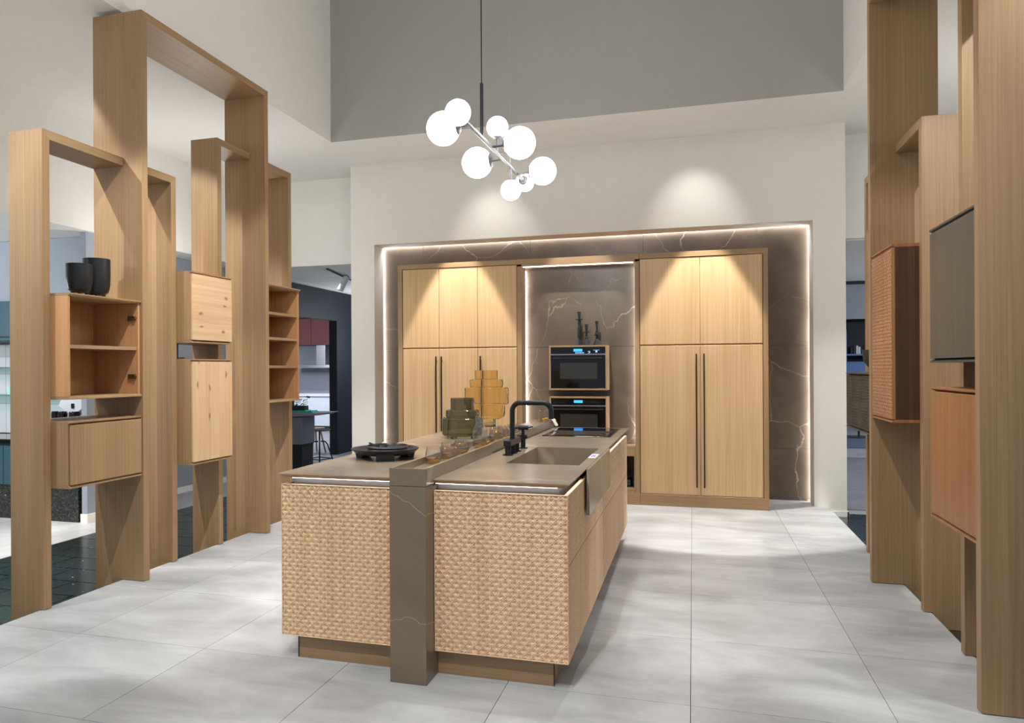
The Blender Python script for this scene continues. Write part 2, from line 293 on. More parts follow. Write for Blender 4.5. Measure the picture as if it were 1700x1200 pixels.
G().box(-9.5, -5.36, -1.2, 6.6, GZ - .012, GZ).box(2.91, 9, -1.2, 10, GZ - .012, GZ).build('pale_floor_slab', M['pale'], fw)
G().box(-16, -5.36, 6.6, 19, GZ - .012, GZ).box(-5.36, 1.3, 8.7, 19, GZ - .012, GZ).box(1.3, 9, 8.7, 24, GZ - .012, GZ).build('grey_floor_slab', M['greyfloor'], fw)
# back wall with its niche
wb = G().box(-3.97, -3.665, 8.25, 8.52, GZ, ZC).box(1.18, 1.483, 8.25, 8.52, GZ, ZC).box(-3.665, 1.18, 8.25, 8.52, 2.914, ZC)
wb = wb.build('wall_back', M['wall'])
struct(wb)
wb2 = struct(G().box(-3.97, 1.483, 8.58, 8.66, GZ, ZC).build('wall_behind_niche', M['wall']))
# pull the niche reveal back so the light strip sits in a slot before the stone
px = [-3.76, -3.151, -1.816, -.528, .667, 1.275]; pz = [0, .551, 1.653, 3.0]
for i in range(5):
    for j in range(3):
        G().box(px[i] + .0015, px[i + 1] - .0015, 8.6 - .04, 8.58, pz[j] + .0015, pz[j + 1] - .0015).build('stone_panel', M['stone'], wb2)
bb = struct(G().box(1.20, 1.50, 8.235, 8.25, GZ, GZ + .05).box(1.483, 1.498, 8.235, 8.66, GZ, GZ + .05).build('baseboard_back', M['white']))
# ceiling: lower ring, raised well, bulkheads and the low ceilings beyond
ce = struct(G().box(-5.71, -3.74, -1.2, 8.8, ZC, ZC + .1).box(1.30, 3.3, -1.2, 8.8, ZC, ZC + .1).box(-3.74, 1.30, 7.302, 8.8, ZC, ZC + .1).build('ceiling', M['white']))
struct(G().box(-3.84, -3.741, -1.2, 7.29, ZC + .1, 5.8).box(1.301, 1.40, -1.2, 7.29, ZC + .1, 5.8).box(-3.84, 1.4, -1.3, 7.4, 5.7, 5.8).build('ceiling_well', M['white']))
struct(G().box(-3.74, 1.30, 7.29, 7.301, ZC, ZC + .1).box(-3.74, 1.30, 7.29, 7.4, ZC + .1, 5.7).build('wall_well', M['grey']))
struct(G().box(-5.81, -5.71, -1.2, 8.8, 2.80, ZC).build('wall_left', M['white']))
struct(G().box(-5.71, -3.97, 8.7, 8.8, 2.77, ZC).box(1.483, 3.3, 8.7, 8.8, 2.78, ZC).build('wall_bulkhead', M['white']))
struct(G().box(3.3, 3.4, -1.2, 8.8, 2.6, ZC).build('wall_right', M['white']))
struct(G().box(-14, -5.815, -1.2, 19, 2.803, 2.9).box(-5.71, -3.9, 8.8, 19, 2.77, 2.87).box(1.45, 8, 8.8, 24, 2.77, 2.87).box(3.4, 8, -1.2, 8.8, 2.77, 2.87).build('ceiling_low', M['white']))
# light strips in the niche slot between reveal and stone
for g in (G().box(-3.705, -3.69, 8.524, 8.556, .02, 2.95), G().box(1.205, 1.22, 8.524, 8.556, .02, 2.95), G().box(-3.69, 1.205, 8.524, 8.556, 2.937, 2.952)):
    g.build('light_strip', M['led'], wb)
G().box(-3.745, -3.735, 8.521, 8.559, 0, 3.0).box(1.25, 1.26, 8.521, 8.559, 0, 3.0).box(-3.735, 1.25, 8.521, 8.559, 2.985, 2.995).build('slot_light_stop', M['white'], wb)  # added strips that keep the slot light from leaking out sideways

# ------------------------------------------------------------------ oak portal frames
def post(parent, x0, x1, y0, y1, z, outer_low, mitre):
    """upright board; mitre: which y side the rail leaves from ('+','-' or None)"""
    t = y1 - y0
    if mitre == '+': poly = [(y0, 0), (y1, 0), (y1, z - t), (y0, z)]
    elif mitre == '-': poly = [(y0, 0), (y1, 0), (y1, z), (y0, z - t)]
    else: poly = [(y0, 0), (y1, 0), (y1, z), (y0, z)]
    g = G().prism([(a, max(b, .003)) for a, b in poly], 'x', x0, x1)
    if outer_low == 'left': g.box(x0, X0 - .005, y0, y1, GZ, .003)
    else: g.box(X1 + .005, x1, y0, y1, GZ, .003)
    return g.build('post', M['oak'], parent, bevel=.0015)
def rail(parent, x0, x1, y0, y1, z, t=.055, m0=True, m1=True):
    poly = [(y0, z), (y1, z), (y1 - (t if m1 else 0), z - t), (y0 + (t if m0 else 0), z - t)]
    return G().prism(poly, 'x', x0, x1).build('rail', M['oak_y'], parent, bevel=.0015)
T = .055; GP = 'oak portal frames beside the kitchen'
LXo, LXn, LXt = -3.945, -3.694, -3.545
def frame(label, loc): return thing('portal_frame', label, 'frame', loc, GP)
f = frame('low oak portal frame nearest the camera on the dark granite side, holding the open cabinet', (-3.8, 3.5, 0))
post(f, LXo, LXn, 3.511, 3.511 + T, 2.862, 'left', '+'); rail(f, LXo, LXn, 3.511, 4.172, 2.862, T, True, False)
f = frame('tallest oak portal frame behind the open cabinet, reaching almost to the ceiling', (-3.75, 4.9, 0))
post(f, LXo, LXt, 4.173, 4.173 + T, 3.85, 'left', '+'); post(f, LXo, LXt, 5.675, 5.675 + T, 3.85, 'left', '-'); rail(f, LXo, LXt, 4.173, 5.675 + T, 3.85)
f = frame('low narrow oak portal frame between the tall frame and the knotty oak wall cabinets', (-3.8, 4.5, 0))
post(f, LXo, LXn, 4.65, 4.65 + T, 2.862, 'left', '-'); rail(f, LXo, LXn, 4.173 + T + .001, 4.65 + T, 2.862, T, False, True)
f = frame('middle-height oak portal frame behind the knotty oak wall cabinets', (-3.8, 5.4, 0))
post(f, LXo, LXn, 5.212, 5.212 + T, 3.31, 'left', '+'); rail(f, LXo, LXn, 5.212, 5.674, 3.31, T, True, False)
f = frame('middle-height oak portal frame carrying the open shelf box, nearest the dark doorway', (-3.8, 6.0, 0))
post(f, LXo, LXn, 6.315, 6.315 + T, 3.305, 'left', '-'); rail(f, LXo, LXn, 5.675 + T + .001, 6.315 + T, 3.305, T, False, True)
RXt, RXn, RXo = 1.122, 1.272, 1.52
f = frame('low oak portal frame nearest the back wall, carrying the dark woven cabinet', (1.4, 5.9, 0))
post(f, RXn, RXo, 6.285, 6.285 + T, 2.862, 'right', '-'); rail(f, RXn, RXo, 5.43 + T + .001, 6.285 + T, 2.862, T, False, True)
f = frame('tall oak portal frame carrying the brown woven cabinet, its near board at the picture edge', (1.32, 4.5, 0))
post(f, RXt, RXo, 5.43, 5.43 + T, 3.855, 'right', '-'); post(f, RXt, RXo, 3.495, 3.495 + T, 3.855, 'right', '+'); rail(f, RXt, RXo, 3.495, 5.43 + T, 3.855)
f = frame('low oak portal frame just in front of the brown woven cabinet', (1.4, 5.1, 0))
post(f, RXn, RXo, 4.855, 4.855 + T, 2.862, 'right', '+'); rail(f, RXn, RXo, 4.855, 5.429, 2.862, T, True, False)
f = frame('middle-height oak portal frame behind the grey and brown cabinets at the picture edge', (1.4, 3.9, 0))
post(f, RXn, RXo, 4.18, 4.18 + T, 3.31, 'right', '-'); rail(f, RXn, RXo, 3.495 + T + .001, 4.18 + T, 3.31, T, False, True)

# ------------------------------------------------------------------ cane relief
def cane(name, mat, parent, o, u, v, nrm, W, Hh, pitch=.042, k=20, depth=.006, thick=.018):
    """board with a carved cane-weave face: a real height field on a grid"""
    nu = max(4, round(W / pitch) * k); nv = max(4, round(Hh / pitch) * k)
    U = np.linspace(0, W, nu + 1); V = np.linspace(0, Hh, nv + 1); uu, vv = np.meshgrid(U, V)
    a = pitch / 2
    i = np.round(uu / a); j = np.round(vv / a); du = (uu - i * a) / a; dv = (vv - j * a) / a
    big = ((i + j) % 2 == 0); r = np.hypot(du, dv)
    h = np.zeros_like(uu)
    h = np.where(big, -depth * np.clip((.42 - r) / .12, 0, 1), h)
    q = np.minimum(np.minimum(np.hypot(du - .22, dv), np.hypot(du + .22, dv)), np.minimum(np.hypot(du, dv - .22), np.hypot(du, dv + .22)))
    h = np.where(~big, -depth * .75 * np.clip((.16 - q) / .1, 0, 1), h)
    p_ = np.abs(np.mod((uu + vv) / a, 2) - 1); m_ = np.abs(np.mod((uu - vv) / a, 2) - 1)
    h = h + .0026 * np.clip((.17 - np.minimum(p_, m_)) / .17, 0, 1)
    h = h - .0026; edge = (uu < .004) | (uu > W - .004) | (vv < .004) | (vv > Hh - .004); h[edge] = 0
    o, u, v, nrm = (np.array(t, float) for t in (o, u, v, nrm))
    P = o + uu[..., None] * u + vv[..., None] * v + h[..., None] * nrm
    nvt = (nu + 1) * (nv + 1); idx = np.arange(nvt).reshape(nv + 1, nu + 1)
    q4 = np.stack([idx[:-1, :-1], idx[:-1, 1:], idx[1:, 1:], idx[1:, :-1]], -1).reshape(-1, 4)
    back = np.array([o - nrm * thick, o + u * W - nrm * thick, o + u * W + v * Hh - nrm * thick, o + v * Hh - nrm * thick])
    verts = np.concatenate([P.reshape(-1, 3), back]); b = nvt
    faces = [tuple(x) for x in q4.tolist()] + [(b, b + 3, b + 2, b + 1)]
    faces += [tuple(idx[0, ::-1].tolist()) + (b, b + 1), tuple(idx[-1, :].tolist()) + (b + 2, b + 3), tuple(idx[:, 0].tolist()) + (b + 3, b), tuple(idx[::-1, -1].tolist()) + (b + 1, b + 2)]
    me = bpy.data.meshes.new(name); me.from_pydata(verts.tolist(), [], faces); me.materials.append(mat); me.update()
    ob = bpy.data.objects.new(name, me); COL.objects.link(ob); attach(ob, parent); return ob

# ------------------------------------------------------------------ wall cabinets in the frames
def box_panels(t, x0, x1, y0, y1, z0, z1, mats, p=.018, over=.014, front=1, open_front=True, back=True):
    """carcass of separate boards; front = +1 opens towards +x, -1 towards -x"""
    so, mo = mats
    fx0, fx1 = (x0, x1 + over) if front > 0 else (x0 - over, x1)
    sx0, sx1 = x0, x1
    G().box(sx0, sx1, y0, y0 + p, z0 + p, z1 - p).build('side_panel', so, t, bevel=.001)
    G().box(sx0, sx1, y1 - p, y1, z0 + p, z1 - p).build('side_panel', so, t, bevel=.001)
    def plate(nm, za, zb, up):
        f0, f1 = (za, zb) if up else (zb, za)
        xi = x1 if front > 0 else x0; xo = fx1 if front > 0 else fx0; xb = x0 if front > 0 else x1
        poly = [(xb, f0), (xi, f0), (xo, f0 + (f1 - f0) * .55), (xo, f1), (xb, f1)]
        G().prism(poly, 'y', y0, y1).build(nm, mo, t)
    plate('top_panel', z1 - p, z1, True); plate('bottom_panel', z0, z0 + p, False)
    if back:
        bx = (x0, x0 + .012) if front > 0 else (x1 - .012, x1)
        G().box(bx[0], bx[1], y0 + p, y1 - p, z0 + p, z1 - p).build('back_panel', so, t)
t = thing('wall_cabinet', 'open oak cabinet without a door, one shelf inside, two black pots on top', 'cabinet', (-3.75, 3.87, 1.245), 'cabinets hung in the portal frames')
box_panels(t, LXo, -3.567, 3.568, 4.171, 1.248, 1.887, (M['inner'], M['oak_y']))
G().box(LXo + .012, -3.575, 3.587, 4.152, 1.556, 1.578).build('shelf', M['oak_y'], t, bevel=.001)
for z in (1.77, 1.38):
    h = G().box(-3.64, -3.585, 4.137, 4.152, z - .016, z + .016).lathe([(.011, 0), (.011, .02), (0, .02)], (-3.585, 4.13, z), 12, 'y').build('hinge', M['brass'], t, bevel=.002)
t = thing('wall_cabinet', 'long low oak cabinet with a flap door hung below the open cabinet', 'cabinet', (-3.75, 3.87, .712), 'cabinets hung in the portal frames')
box_panels(t, LXo, -3.572, 3.568, 4.171, .716, 1.117, (M['oak'], M['oak_y']))
G().box(-3.571, -3.553, 3.577, 4.166, .737, 1.096).build('door', M['oak'], t, bevel=.002)
t = thing('wall_cabinet', 'upper square knotty oak cabinet with knots and level grain', 'cabinet', (-3.75, 4.96, 1.62), 'cabinets hung in the portal frames')
box_panels(t, LXo, -3.580, 4.708, 5.209, 1.625, 2.160, (M['oak'], M['oak_y']), over=.016)
G().box(-3.579, -3.559, 4.716, 5.203, 1.646, 2.140).build('door', M['knot_y'], t, bevel=.002)
t = thing('wall_cabinet', 'taller knotty oak cabinet with upright grain hung under the square knotty one', 'cabinet', (-3.75, 4.96, .712), 'cabinets hung in the portal frames')
box_panels(t, LXo, -3.580, 4.708, 5.209, .714, 1.505, (M['oak'], M['oak_y']), over=.016)
G().box(-3.579, -3.559, 4.716, 5.203, .735, 1.485).build('door', M['knot_z'], t, bevel=.002)
G().tube([(-3.70, 4.722, 1.506), (-3.70, 4.722, 1.62)], .006).tube([(-3.705, 4.722, 1.512), (-3.64, 4.722, 1.512)], .004).build('bracket', M['blackm'], t)
t = thing('shelf_box', 'open oak shelf box with three shelves and four empty compartments', 'shelf', (-3.75, 6.02, 1.13), 'cabinets hung in the portal frames')
box_panels(t, LXo, -3.585, 5.733, 6.312, 1.13, 2.178, (M['inner'], M['oak_y']), over=.02)
for z in (1.447, 1.70, 1.925): G().box(LXo + .012, -3.592, 5.752, 6.293, z - .012, z + .012).build('shelf', M['oak_y'], t, bevel=.001)
# the other side
t = thing('wall_cabinet', 'tall brown cabinet with a carved cane-weave front and dark plain side', 'cabinet', (1.32, 5.17, 1.09), 'cabinets hung in the portal frames')
box_panels(t, 1.147, RXo, 4.912, 5.428, 1.088, 2.142, (M['shaded_walnut'], M['brown']), over=.02, front=-1)
cane('door', M['browncane'], t, (1.128, 5.422, 1.108), (0, -1, 0), (0, 0, 1), (-1, 0, 0), .505, 1.014, .042, 10)
t = thing('wall_cabinet', 'dark grey cabinet with a smooth framed door above the brown cabinet', 'cabinet', (1.32, 3.87, 1.437), 'cabinets hung in the portal frames')
box_panels(t, 1.147, RXo, 3.552, 4.178, 1.437, 2.092, (M['darkedge'], M['darkedge']), over=.02, front=-1)
G().box(1.127, 1.146, 3.56, 4.172, 1.457, 2.072).build('door', M['darkwood'], t, bevel=.003)
t = thing('wall_cabinet', 'smooth reddish brown cabinet hung under the dark grey cabinet', 'cabinet', (1.32, 3.87, .68), 'cabinets hung in the portal frames')
box_panels(t, 1.147, RXo, 3.552, 4.178, .680, 1.318, (M['brown'], M['brown']), over=.02, front=-1)
G().box(1.127, 1.146, 3.56, 4.172, .700, 1.298).build('door', M['brown'], t, bevel=.003)
t = thing('wall_cabinet', 'low dark grey cabinet with a carved cane-weave front, dark bowl on top', 'cabinet', (1.32, 5.88, .965), 'cabinets hung in the portal frames')
box_panels(t, 1.147, RXo, 5.487, 6.283, .965, 1.377, (M['darkedge'], M['darkedge']), over=.02, front=-1)
cane('door', M['darkcane'], t, (1.128, 6.277, .985), (0, -1, 0), (0, 0, 1), (-1, 0, 0), .784, .372, .042, 8)
tag(G().lathe([(0, 0), (.045, .0), (.08, .02), (.125, .08), (.135, .165), (.128, .165), (.118, .085), (.07, .03), (0, .025)], (1.335, 6.08, 1.3775), 28).build('bowl', M['bowl'], smooth=True), 'dark rounded bowl standing on the low dark woven cabinet', 'bowl')
# two black pots
def pot(loc, r, h, label):
    t = thing('footed_pot', label, 'pot', loc, 'black pots on the open cabinet'); x, y, z = loc
    G().lathe([(0, .024), (r * .55, .025), (r * .85, .045), (r * .97, .09), (r, h * .6), (r * 1.0, h), (r * .93, h), (r * .9, .09), (r * .5, .05), (0, .05)], (x, y, z), 36).build('pot_body', M['black'], t, smooth=True)
    for i in range(4):
        a = PI / 4 + i * PI / 2; G().lathe([(0, 0), (r * .12, 0), (r * .15, .045), (0, .045)], (x + r * .5 * math.cos(a), y + r * .5 * math.sin(a), z), 12).build('foot', M['black'], t, smooth=True)
pot((-3.705, 3.80, 1.887), .078, .205, 'shorter black footed pot on top of the open oak cabinet')
pot((-3.737, 3.975, 1.887), .083, .262, 'taller black footed pot behind the shorter one on the open cabinet')

# ------------------------------------------------------------------ tall cabinets in the niche
CY = 7.885
def tall(label, x0, x1, cuts, handles, loc):
    t = thing('tall_cabinet', label, 'cabinet', loc, 'tall oak cabinets along the back wall')
    G().box(x0 + .004, x1 - .004, CY + .03, 8.55, .12, 2.595).build('carcass', M['inner'], t)
    G().box(x0, x1, CY, 8.55, 2.549, 2.602).build('top_rail', M['oak_x'], t, bevel=.002)
    G().box(x0, x1, CY - .002, 8.5, .0, .118).build('plinth', M['oak_x'], t, bevel=.002)
    if cuts[0] - x0 > .02: G().box(x0, cuts[0] - .004, CY, 8.55, .118, 2.549).build('end_panel', M['oak'], t, bevel=.002)
    if x1 - cuts[-1] > .02: G().box(cuts[-1] + .004, x1, CY, 8.55, .118, 2.549).build('end_panel', M['oak'], t, bevel=.002)
    for i, (a, b) in enumerate(zip(cuts, cuts[1:])):
        G().box(a + .002, b - .002, CY + .006, CY + .028, 1.659, 2.543).build('door', M['door'], t, bevel=.0025)
        d = G().box(a + .002, b - .002, CY + .006, CY + .028, .122, 1.645).build('door', M['door'], t, bevel=.0025)
        for hx in handles:
            if a < hx < b: G().box(hx - .007, hx + .007, CY - .026, CY - .012, .203, 1.56).box(hx - .006, hx + .006, CY - .014, CY + .006, .25, .265).box(hx - .006, hx + .006, CY - .014, CY + .006, 1.5, 1.515).build('handle', M['bronze'], d, bevel=.001)
tall('tall oak cabinet block with three narrow door columns, partly behind the vases', -3.215, -1.826, [-3.158, -2.722, -2.273, -1.828], [-2.754, -2.690, -2.238], (-2.5, 8.2, 0))
tall('tall oak cabinet block with two wide door columns and paired dark handles', -.526, .719, [-.524, .073, .668], [.036, .110], (.1, 8.2, 0))
t = thing('oven_niche', 'oak framed stone niche between the tall cabinets, glowing at its edges', 'niche', (-1.18, 8.2, 0))
G().box(-1.824, -1.772, CY - .002, 8.085, .118, 2.549).build('jamb', M['oak'], t, bevel=.002); G().box(-.573, -.528, CY - .002, 8.085, .118, 2.549).build('jamb', M['oak'], t, bevel=.002)
G().box(-1.824, -.528, CY - .002, 8.085, 2.523, 2.602).build('lintel', M['oak_x'], t, bevel=.002)
G().box(-1.824, -.528, CY - .003, 8.5, 0, .118).build('plinth', M['oak_x'], t, bevel=.002)
G().box(-1.824, -.528, 8.135, 8.5, 2.4, 2.6).build('back_block', M['inner'], t)
for (a, b) in ((-1.82, -.53),):
    for (c, d) in ((.607, 1.651), (1.654, 2.53)): G().box(a, b, 8.12, 8.135, c, d).build('stone_panel', M['stone'], t)
G().box(-1.771, -1.2, CY, 8.118, .119, .606).box(-.588, -.574, CY, 8.118, .119, .606).box(-1.2, -.588, CY, 8.118, .502, .606).box(-1.2, -.588, CY, 8.118, .119, .174).build('base_unit', M['oak_x'], t, bevel=.002)
G().box(-1.199, -.589, 8.06, 8.10, .176, .5).box(-1.199, -.589, CY + .02, 8.06, .176, .186).box(-1.199, -.589, CY + .02, 8.06, .49, .5).box(-.6, -.589, CY + .02, 8.06, .186, .49).build('dark_lining', M['blackg'], t)
G().box(-.80, -.625, CY + .03, 8.0, .187, .245).build('black_box', M['blackm'], t, bevel=.006)
G().box(-1.805, -1.776, 8.092, 8.112, .62, 2.5).build('light_strip', M['led'], t); G().box(-.569, -.54, 8.092, 8.112, .62, 2.5).build('light_strip', M['led'], t)
G().box(-1.76, -.59, 7.90, 7.908, 2.514, 2.522).build('light_strip', M['led2'], t)
def oven(label, z0, z1, two):
    t = thing('wall_oven', label, 'oven', (-1.168, 7.99, z0), 'wall ovens in the stone niche')
    x0, x1 = -1.476, -.861; p = .017
    G().box(x0, x0 + p, CY, 8.119, z0, z1).box(x1 - p, x1, CY, 8.119, z0, z1).box(x0 + p, x1 - p, CY, 8.119, z0, z0 + p).box(x0 + p, x1 - p, CY, 8.119, z1 - p, z1).build('oak_frame', M['oak_x'], t, bevel=.001)
    a, b = x0 + p + .001, x1 - p - .001; c, d = z0 + p + .001, z1 - p - .001; st = d - .078
    G().box(a, b, CY + .004, 8.1, st + .006, d).build('control_panel', M['blackg'], t, bevel=.001)
    G().box(a, b, CY - .001, CY + .02, st - .006, st + .005).build('steel_trim', M['steel'], t)
    dr = G().box(a, b, CY + .004, 8.1, c, st - .007).build('door', M['blackg'], t, bevel=.001)
    G().box(a + .03, b - .03, CY - .012, CY + .0035, st - .045, st - .035).build('handle', M['black'], dr, bevel=.002)
    G().box(a + .10, b - .085, CY + .001, CY + .0045, c + .10, st - .09).build('window', M['window'], dr)
    G().box(-1.213, -1.12, CY + .002, CY + .0045, st + .03, st + .058).build('display', M['blue'], t)
    return t, st
t, st = oven('upper black built-in oven with a lit display, candlesticks standing on it', 1.187, 1.662, True)
g = G()                                                          # row of lit touch symbols
for i, (dx, w_) in enumerate(((0, .02), (.024, .014), (.042, .02), (.066, .012), (.082, .01))): g.box(-1.195 + dx, -1.195 + dx + w_, CY + .002, CY + .0045, st + .012, st + .021)
g.box(-1.06, -1.04, CY + .002, CY + .0045, st + .028, st + .033).box(-1.044, -1.038, CY + .002, CY + .0045, st + .014, st + .033).box(-1.06, -1.04, CY + .002, CY + .0045, st + .012, st + .016)
g.box(-1.005, -.94, CY + .002, CY + .0045, st + .042, st + .045).box(-.982, -.962, CY + .002, CY + .0045, st + .02, st + .038)
stuff(g.build('touch_symbols', M['blue2'], t))
oven('lower black built-in oven with a lit display, half hidden by the island', .645, 1.118, False)

# candlesticks
def candlestick(x, y, z, hgt, kind, label):
    t = thing('candlestick', label, 'candlestick', (x, y, z), 'black candlesticks on the oven'); k = hgt
    G().lathe([(0, 0), (.056 - .014 * (kind > 0), 0), (.054 - .014 * (kind > 0), .008), (.028, .05), (.014, .07), (0, .07)], (x, y, z), 4 if kind == 0 else 20).build('base', M['blackm'], t)
    z1 = z + .066; pts = [(0.012, 0), (.02, .03), (.018, .09), (.022, .12), (.016, .13), (.02, .15), (.012, .2), (.02, .22), (.02, .25), (.01, .27)]
    s = (hgt - .066 - .085) / .27
    if kind == 1: pts = [(.014, 0), (.022, .03), (.02, .09), (.008, .12), (.016, .15), (.006, .18), (.014, .24), (.01, .27)]
    if kind == 2: pts = [(.012, 0), (.02, .04), (.012, .09), (.022, .13), (.02, .17), (.008, .19), (.016, .22), (.006, .24), (.012, .27)]
    G().lathe([(0, 0)] + [(r, h * s) for r, h in pts] + [(0, .27 * s)], (x, y, z1), 16).build('stem', M['blackm'], t, smooth=True)
    zp = z1 + .27 * s
    pz_ = zp if kind != 2 else z1 + .1 * s
    G().lathe([(0, -.002), (.034, -.003), (.038, .003), (.03, .004), (0, .004)], (x, y, pz_), 20).build('drip_tray', M['blackm'], t, smooth=True)
    G().lathe([(0, .002), (.011, .002), (.022, .083), (.018, .083), (.008, .03), (0, .03)], (x, y, zp), 16).build('cup', M['blackm'], t, smooth=True)
candlestick(-1.168, 8.0, 1.6625, .365, 0, 'tallest black candlestick, standing on the upper oven')
candlestick(-1.08, 7.93, 1.6625, .225, 1, 'shortest black candlestick, in the middle of the three on the oven')
candlestick(-.98, 8.02, 1.6625, .262, 2, 'black candlestick nearest the oven corner, with its drip tray low')

# ------------------------------------------------------------------ island
IX0, IX1, IY0, IY1 = -1.943, -.528, 3.243, 6.29
t = thing('kitchen_island', 'oak kitchen island with carved cane-weave fronts around a brown stone pillar', 'island', (-1.23, 4.8, 0))
cane('end_panel', M['cane'], t, (IX0, IY0, .12), (1, 0, 0), (0, 0, 1), (0, -1, 0), -1.327 - IX0, .74)
cane('end_panel', M['cane'], t, (-1.148, IY0, .12), (1, 0, 0), (0, 0, 1), (0, -1, 0), IX1 + 1.148, .74)
for (a, b) in ((IY0 + .019, 4.583), (4.589, IY1)):
    for (c, d) in ((.12, .541), (.549, .86)):
        cane('drawer_front', M['cane'], t, (IX1, a, c), (0, 1, 0), (0, 0, 1), (1, 0, 0), b - a, d - c, .042, 10)
cane('side_panel', M['cane'], t, (IX0, IY1, .12), (0, -1, 0), (0, 0, 1), (-1, 0, 0), IY1 - IY0 - .019, .74, .042, 6)
for (a, b) in ((-1.876, -1.326), (-1.149, -.602)): G().box(a, b, 3.29, 6.25, .0, .119).build('plinth', M['oak_x'], t, bevel=.001)
for x in (-1.879, -.602): G().box(x, x + .003, 3.286, 3.296, 0, .119).build('plinth_edge', M['blackm'], t)
G().box(IX0 + .05, -1.327, IY0 + .05, 6.27, .121, .70).box(-1.148, IX1 - .05, IY0 + .05, 6.27, .121, .66).box(-1.148, IX1 - .05, IY0 + .05, 3.86, .66, .889).box(-1.148, IX1 - .05, 4.77, 6.27, .66, .889).box(IX0 + .05, -1.327, IY0 + .05, 6.27, .70, .889).build('carcass', M['inner'], t)
for q in ((IX0 + .045, -1.328, IY0 + .045, IY0 + .049), (-1.146, IX1 - .045, IY0 + .045, IY0 + .049), (IX1 - .049, IX1 - .045, IY0 + .05, 3.75), (IX1 - .049, IX1 - .045, 4.75, 6.27)): G().box(*q, .84, .882).build('grip_profile', M['alu'], t)
for q in ((IX0 + .05, -1.33, IY0 + .019, IY0 + .028), (-1.146, IX1 - .05, IY0 + .019, IY0 + .028), (IX1 - .026, IX1 - .016, IY0 + .05, 3.75), (IX1 - .026, IX1 - .016, 4.75, 6.27)): G().box(*q, .8885, .8903).build('light_strip', M['led2'], t)
# worktops (two slabs), beveled under the edge
def worktop(label, x0, x1, y0, y1, hole, sides):
    O = lambda a, b, c, d, z: [(a, c, z), (b, c, z), (b, d, z), (a, d, z)]
    def ring(za, zb, iva, ivb):
        e = lambda k, iv: iv if k in sides else 0
        vs = O(x0 + e('w', iva), x1 - e('e', iva), y0 + e('s', iva), y1 - e('n', iva), za) + O(x0 + e('w', ivb), x1 - e('e', ivb), y0 + e('s', ivb), y1 - e('n', ivb), zb)
        fs = [(i, (i + 1) % 4, 4 + (i + 1) % 4, 4 + i) for i in range(4)]
        if hole:
            vs += O(*hole, za) + O(*hole, zb)
            for i in range(4):
                j = (i + 1) % 4; fs += [(i, j, 8 + j, 8 + i), (4 + i, 4 + j, 12 + j, 12 + i), (8 + i, 8 + j, 12 + j, 12 + i)]
        else: fs += [(0, 1, 2, 3), (4, 5, 6, 7)]
        return G().add(vs, fs)
    o = tag(ring(.912, .907, 0, 0).build('worktop', M['top']), label, 'worktop', 'worktops of the island')
    ring(.9069, .8905, .004, .022).build('edge_bevel', M['oak_x'], o)  # oak-toned bevel under the slab edge
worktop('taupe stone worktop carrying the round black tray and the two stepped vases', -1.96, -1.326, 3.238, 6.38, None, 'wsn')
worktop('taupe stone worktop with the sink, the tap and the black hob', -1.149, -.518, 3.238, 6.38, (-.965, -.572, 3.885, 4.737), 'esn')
# stone pillar and trough between them
t = thing('stone_trough', 'brown marble pillar that runs back as a long narrow trough between the worktops', 'divider', (-1.237, 4.8, 0))
G().box(-1.325, -1.15, 3.135, 3.235, 0, .8895).build('pillar', M['pillar'], t, bevel=.001)
G().box(-1.325, -1.15, 3.235, 6.4, .0, .88).build('core', M['pillar'], t)
G().box(-1.325, -1.15, 3.135, 3.148, .892, .972).build('end_wall', M['pillar'], t, bevel=.001)
G().box(-1.325, -1.312, 3.149, 5.6, .892, .972).build('long_wall', M['top'], t, bevel=.001)  # same stone as the pillar, in the lighter lit tone
G().box(-1.163, -1.15, 3.149, 4.30, .892, .972).build('long_wall', M['top'], t, bevel=.001)
G().box(-1.175, -1.162, 4.301, 5.6, .892, .972).build('long_wall', M['top'], t, bevel=.001)
G().box(-1.311, -1.176, 3.149, 5.6, .892, .938).build('trough_floor', M['top'], t)
G().box(-1.325, -1.162, 5.602, 6.42, .892, .972).build('lid', M['top'], t, bevel=.001)
# sink
t = thing('sink', 'taupe stone sink with a deep apron front let into the worktop', 'sink', (-.77, 4.3, .7))
a, b, c, d = -.964, -.573, 3.886, 4.736; z0 = .70
G().add([(a, c, .911), (b, c, .911), (b, d, .911), (a, d, .911), (a, c, z0), (b, c, z0), (b, d, z0), (a, d, z0),
         (a - .008, c - .008, .889), (b + .008, c - .008, .889), (b + .008, d + .008, .889), (a - .008, d + .008, .889), (a - .008, c - .008, z0 - .01), (b + .008, c - .008, z0 - .01), (b + .008, d + .008, z0 - .01), (a - .008, d + .008, z0 - .01)],
        [(0, 1, 5, 4), (1, 2, 6, 5), (2, 3, 7, 6), (3, 0, 4, 7), (4, 5, 6, 7), (8, 9, 13, 12), (9, 10, 14, 13), (10, 11, 15, 14), (11, 8, 12, 15), (12, 13, 14, 15)]).build('basin', M['top'], t, fix=False)
G().box(-.517, -.502, 3.762, 4.742, .678, .912).build('apron', M['top'], t, bevel=.001)
G().lathe([(0, 0), (.045, 0), (.045, .003), (.03, .004), (0, .002)], (-.77, 4.31, z0), 24).build('drain', M['steel'], t, smooth=True)
G().box(-.9635, -.9625, 3.99, 4.02, .84, .885).box(-.9635, -.9625, 4.035, 4.05, .84, .885).build('overflow_slot', M['card'], t)
o = tag(G().box(-.572, -.53, 4.22, 4.42, .9121, .9128).build('label_card', M['card']), 'small white and purple card lying on the sink rim', 'card')
G().box(-.565, -.537, 4.27, 4.33, .9128, .9131).box(-.565, -.537, 4.35, 4.37, .9128, .9131).build('print', M['purple'], o)
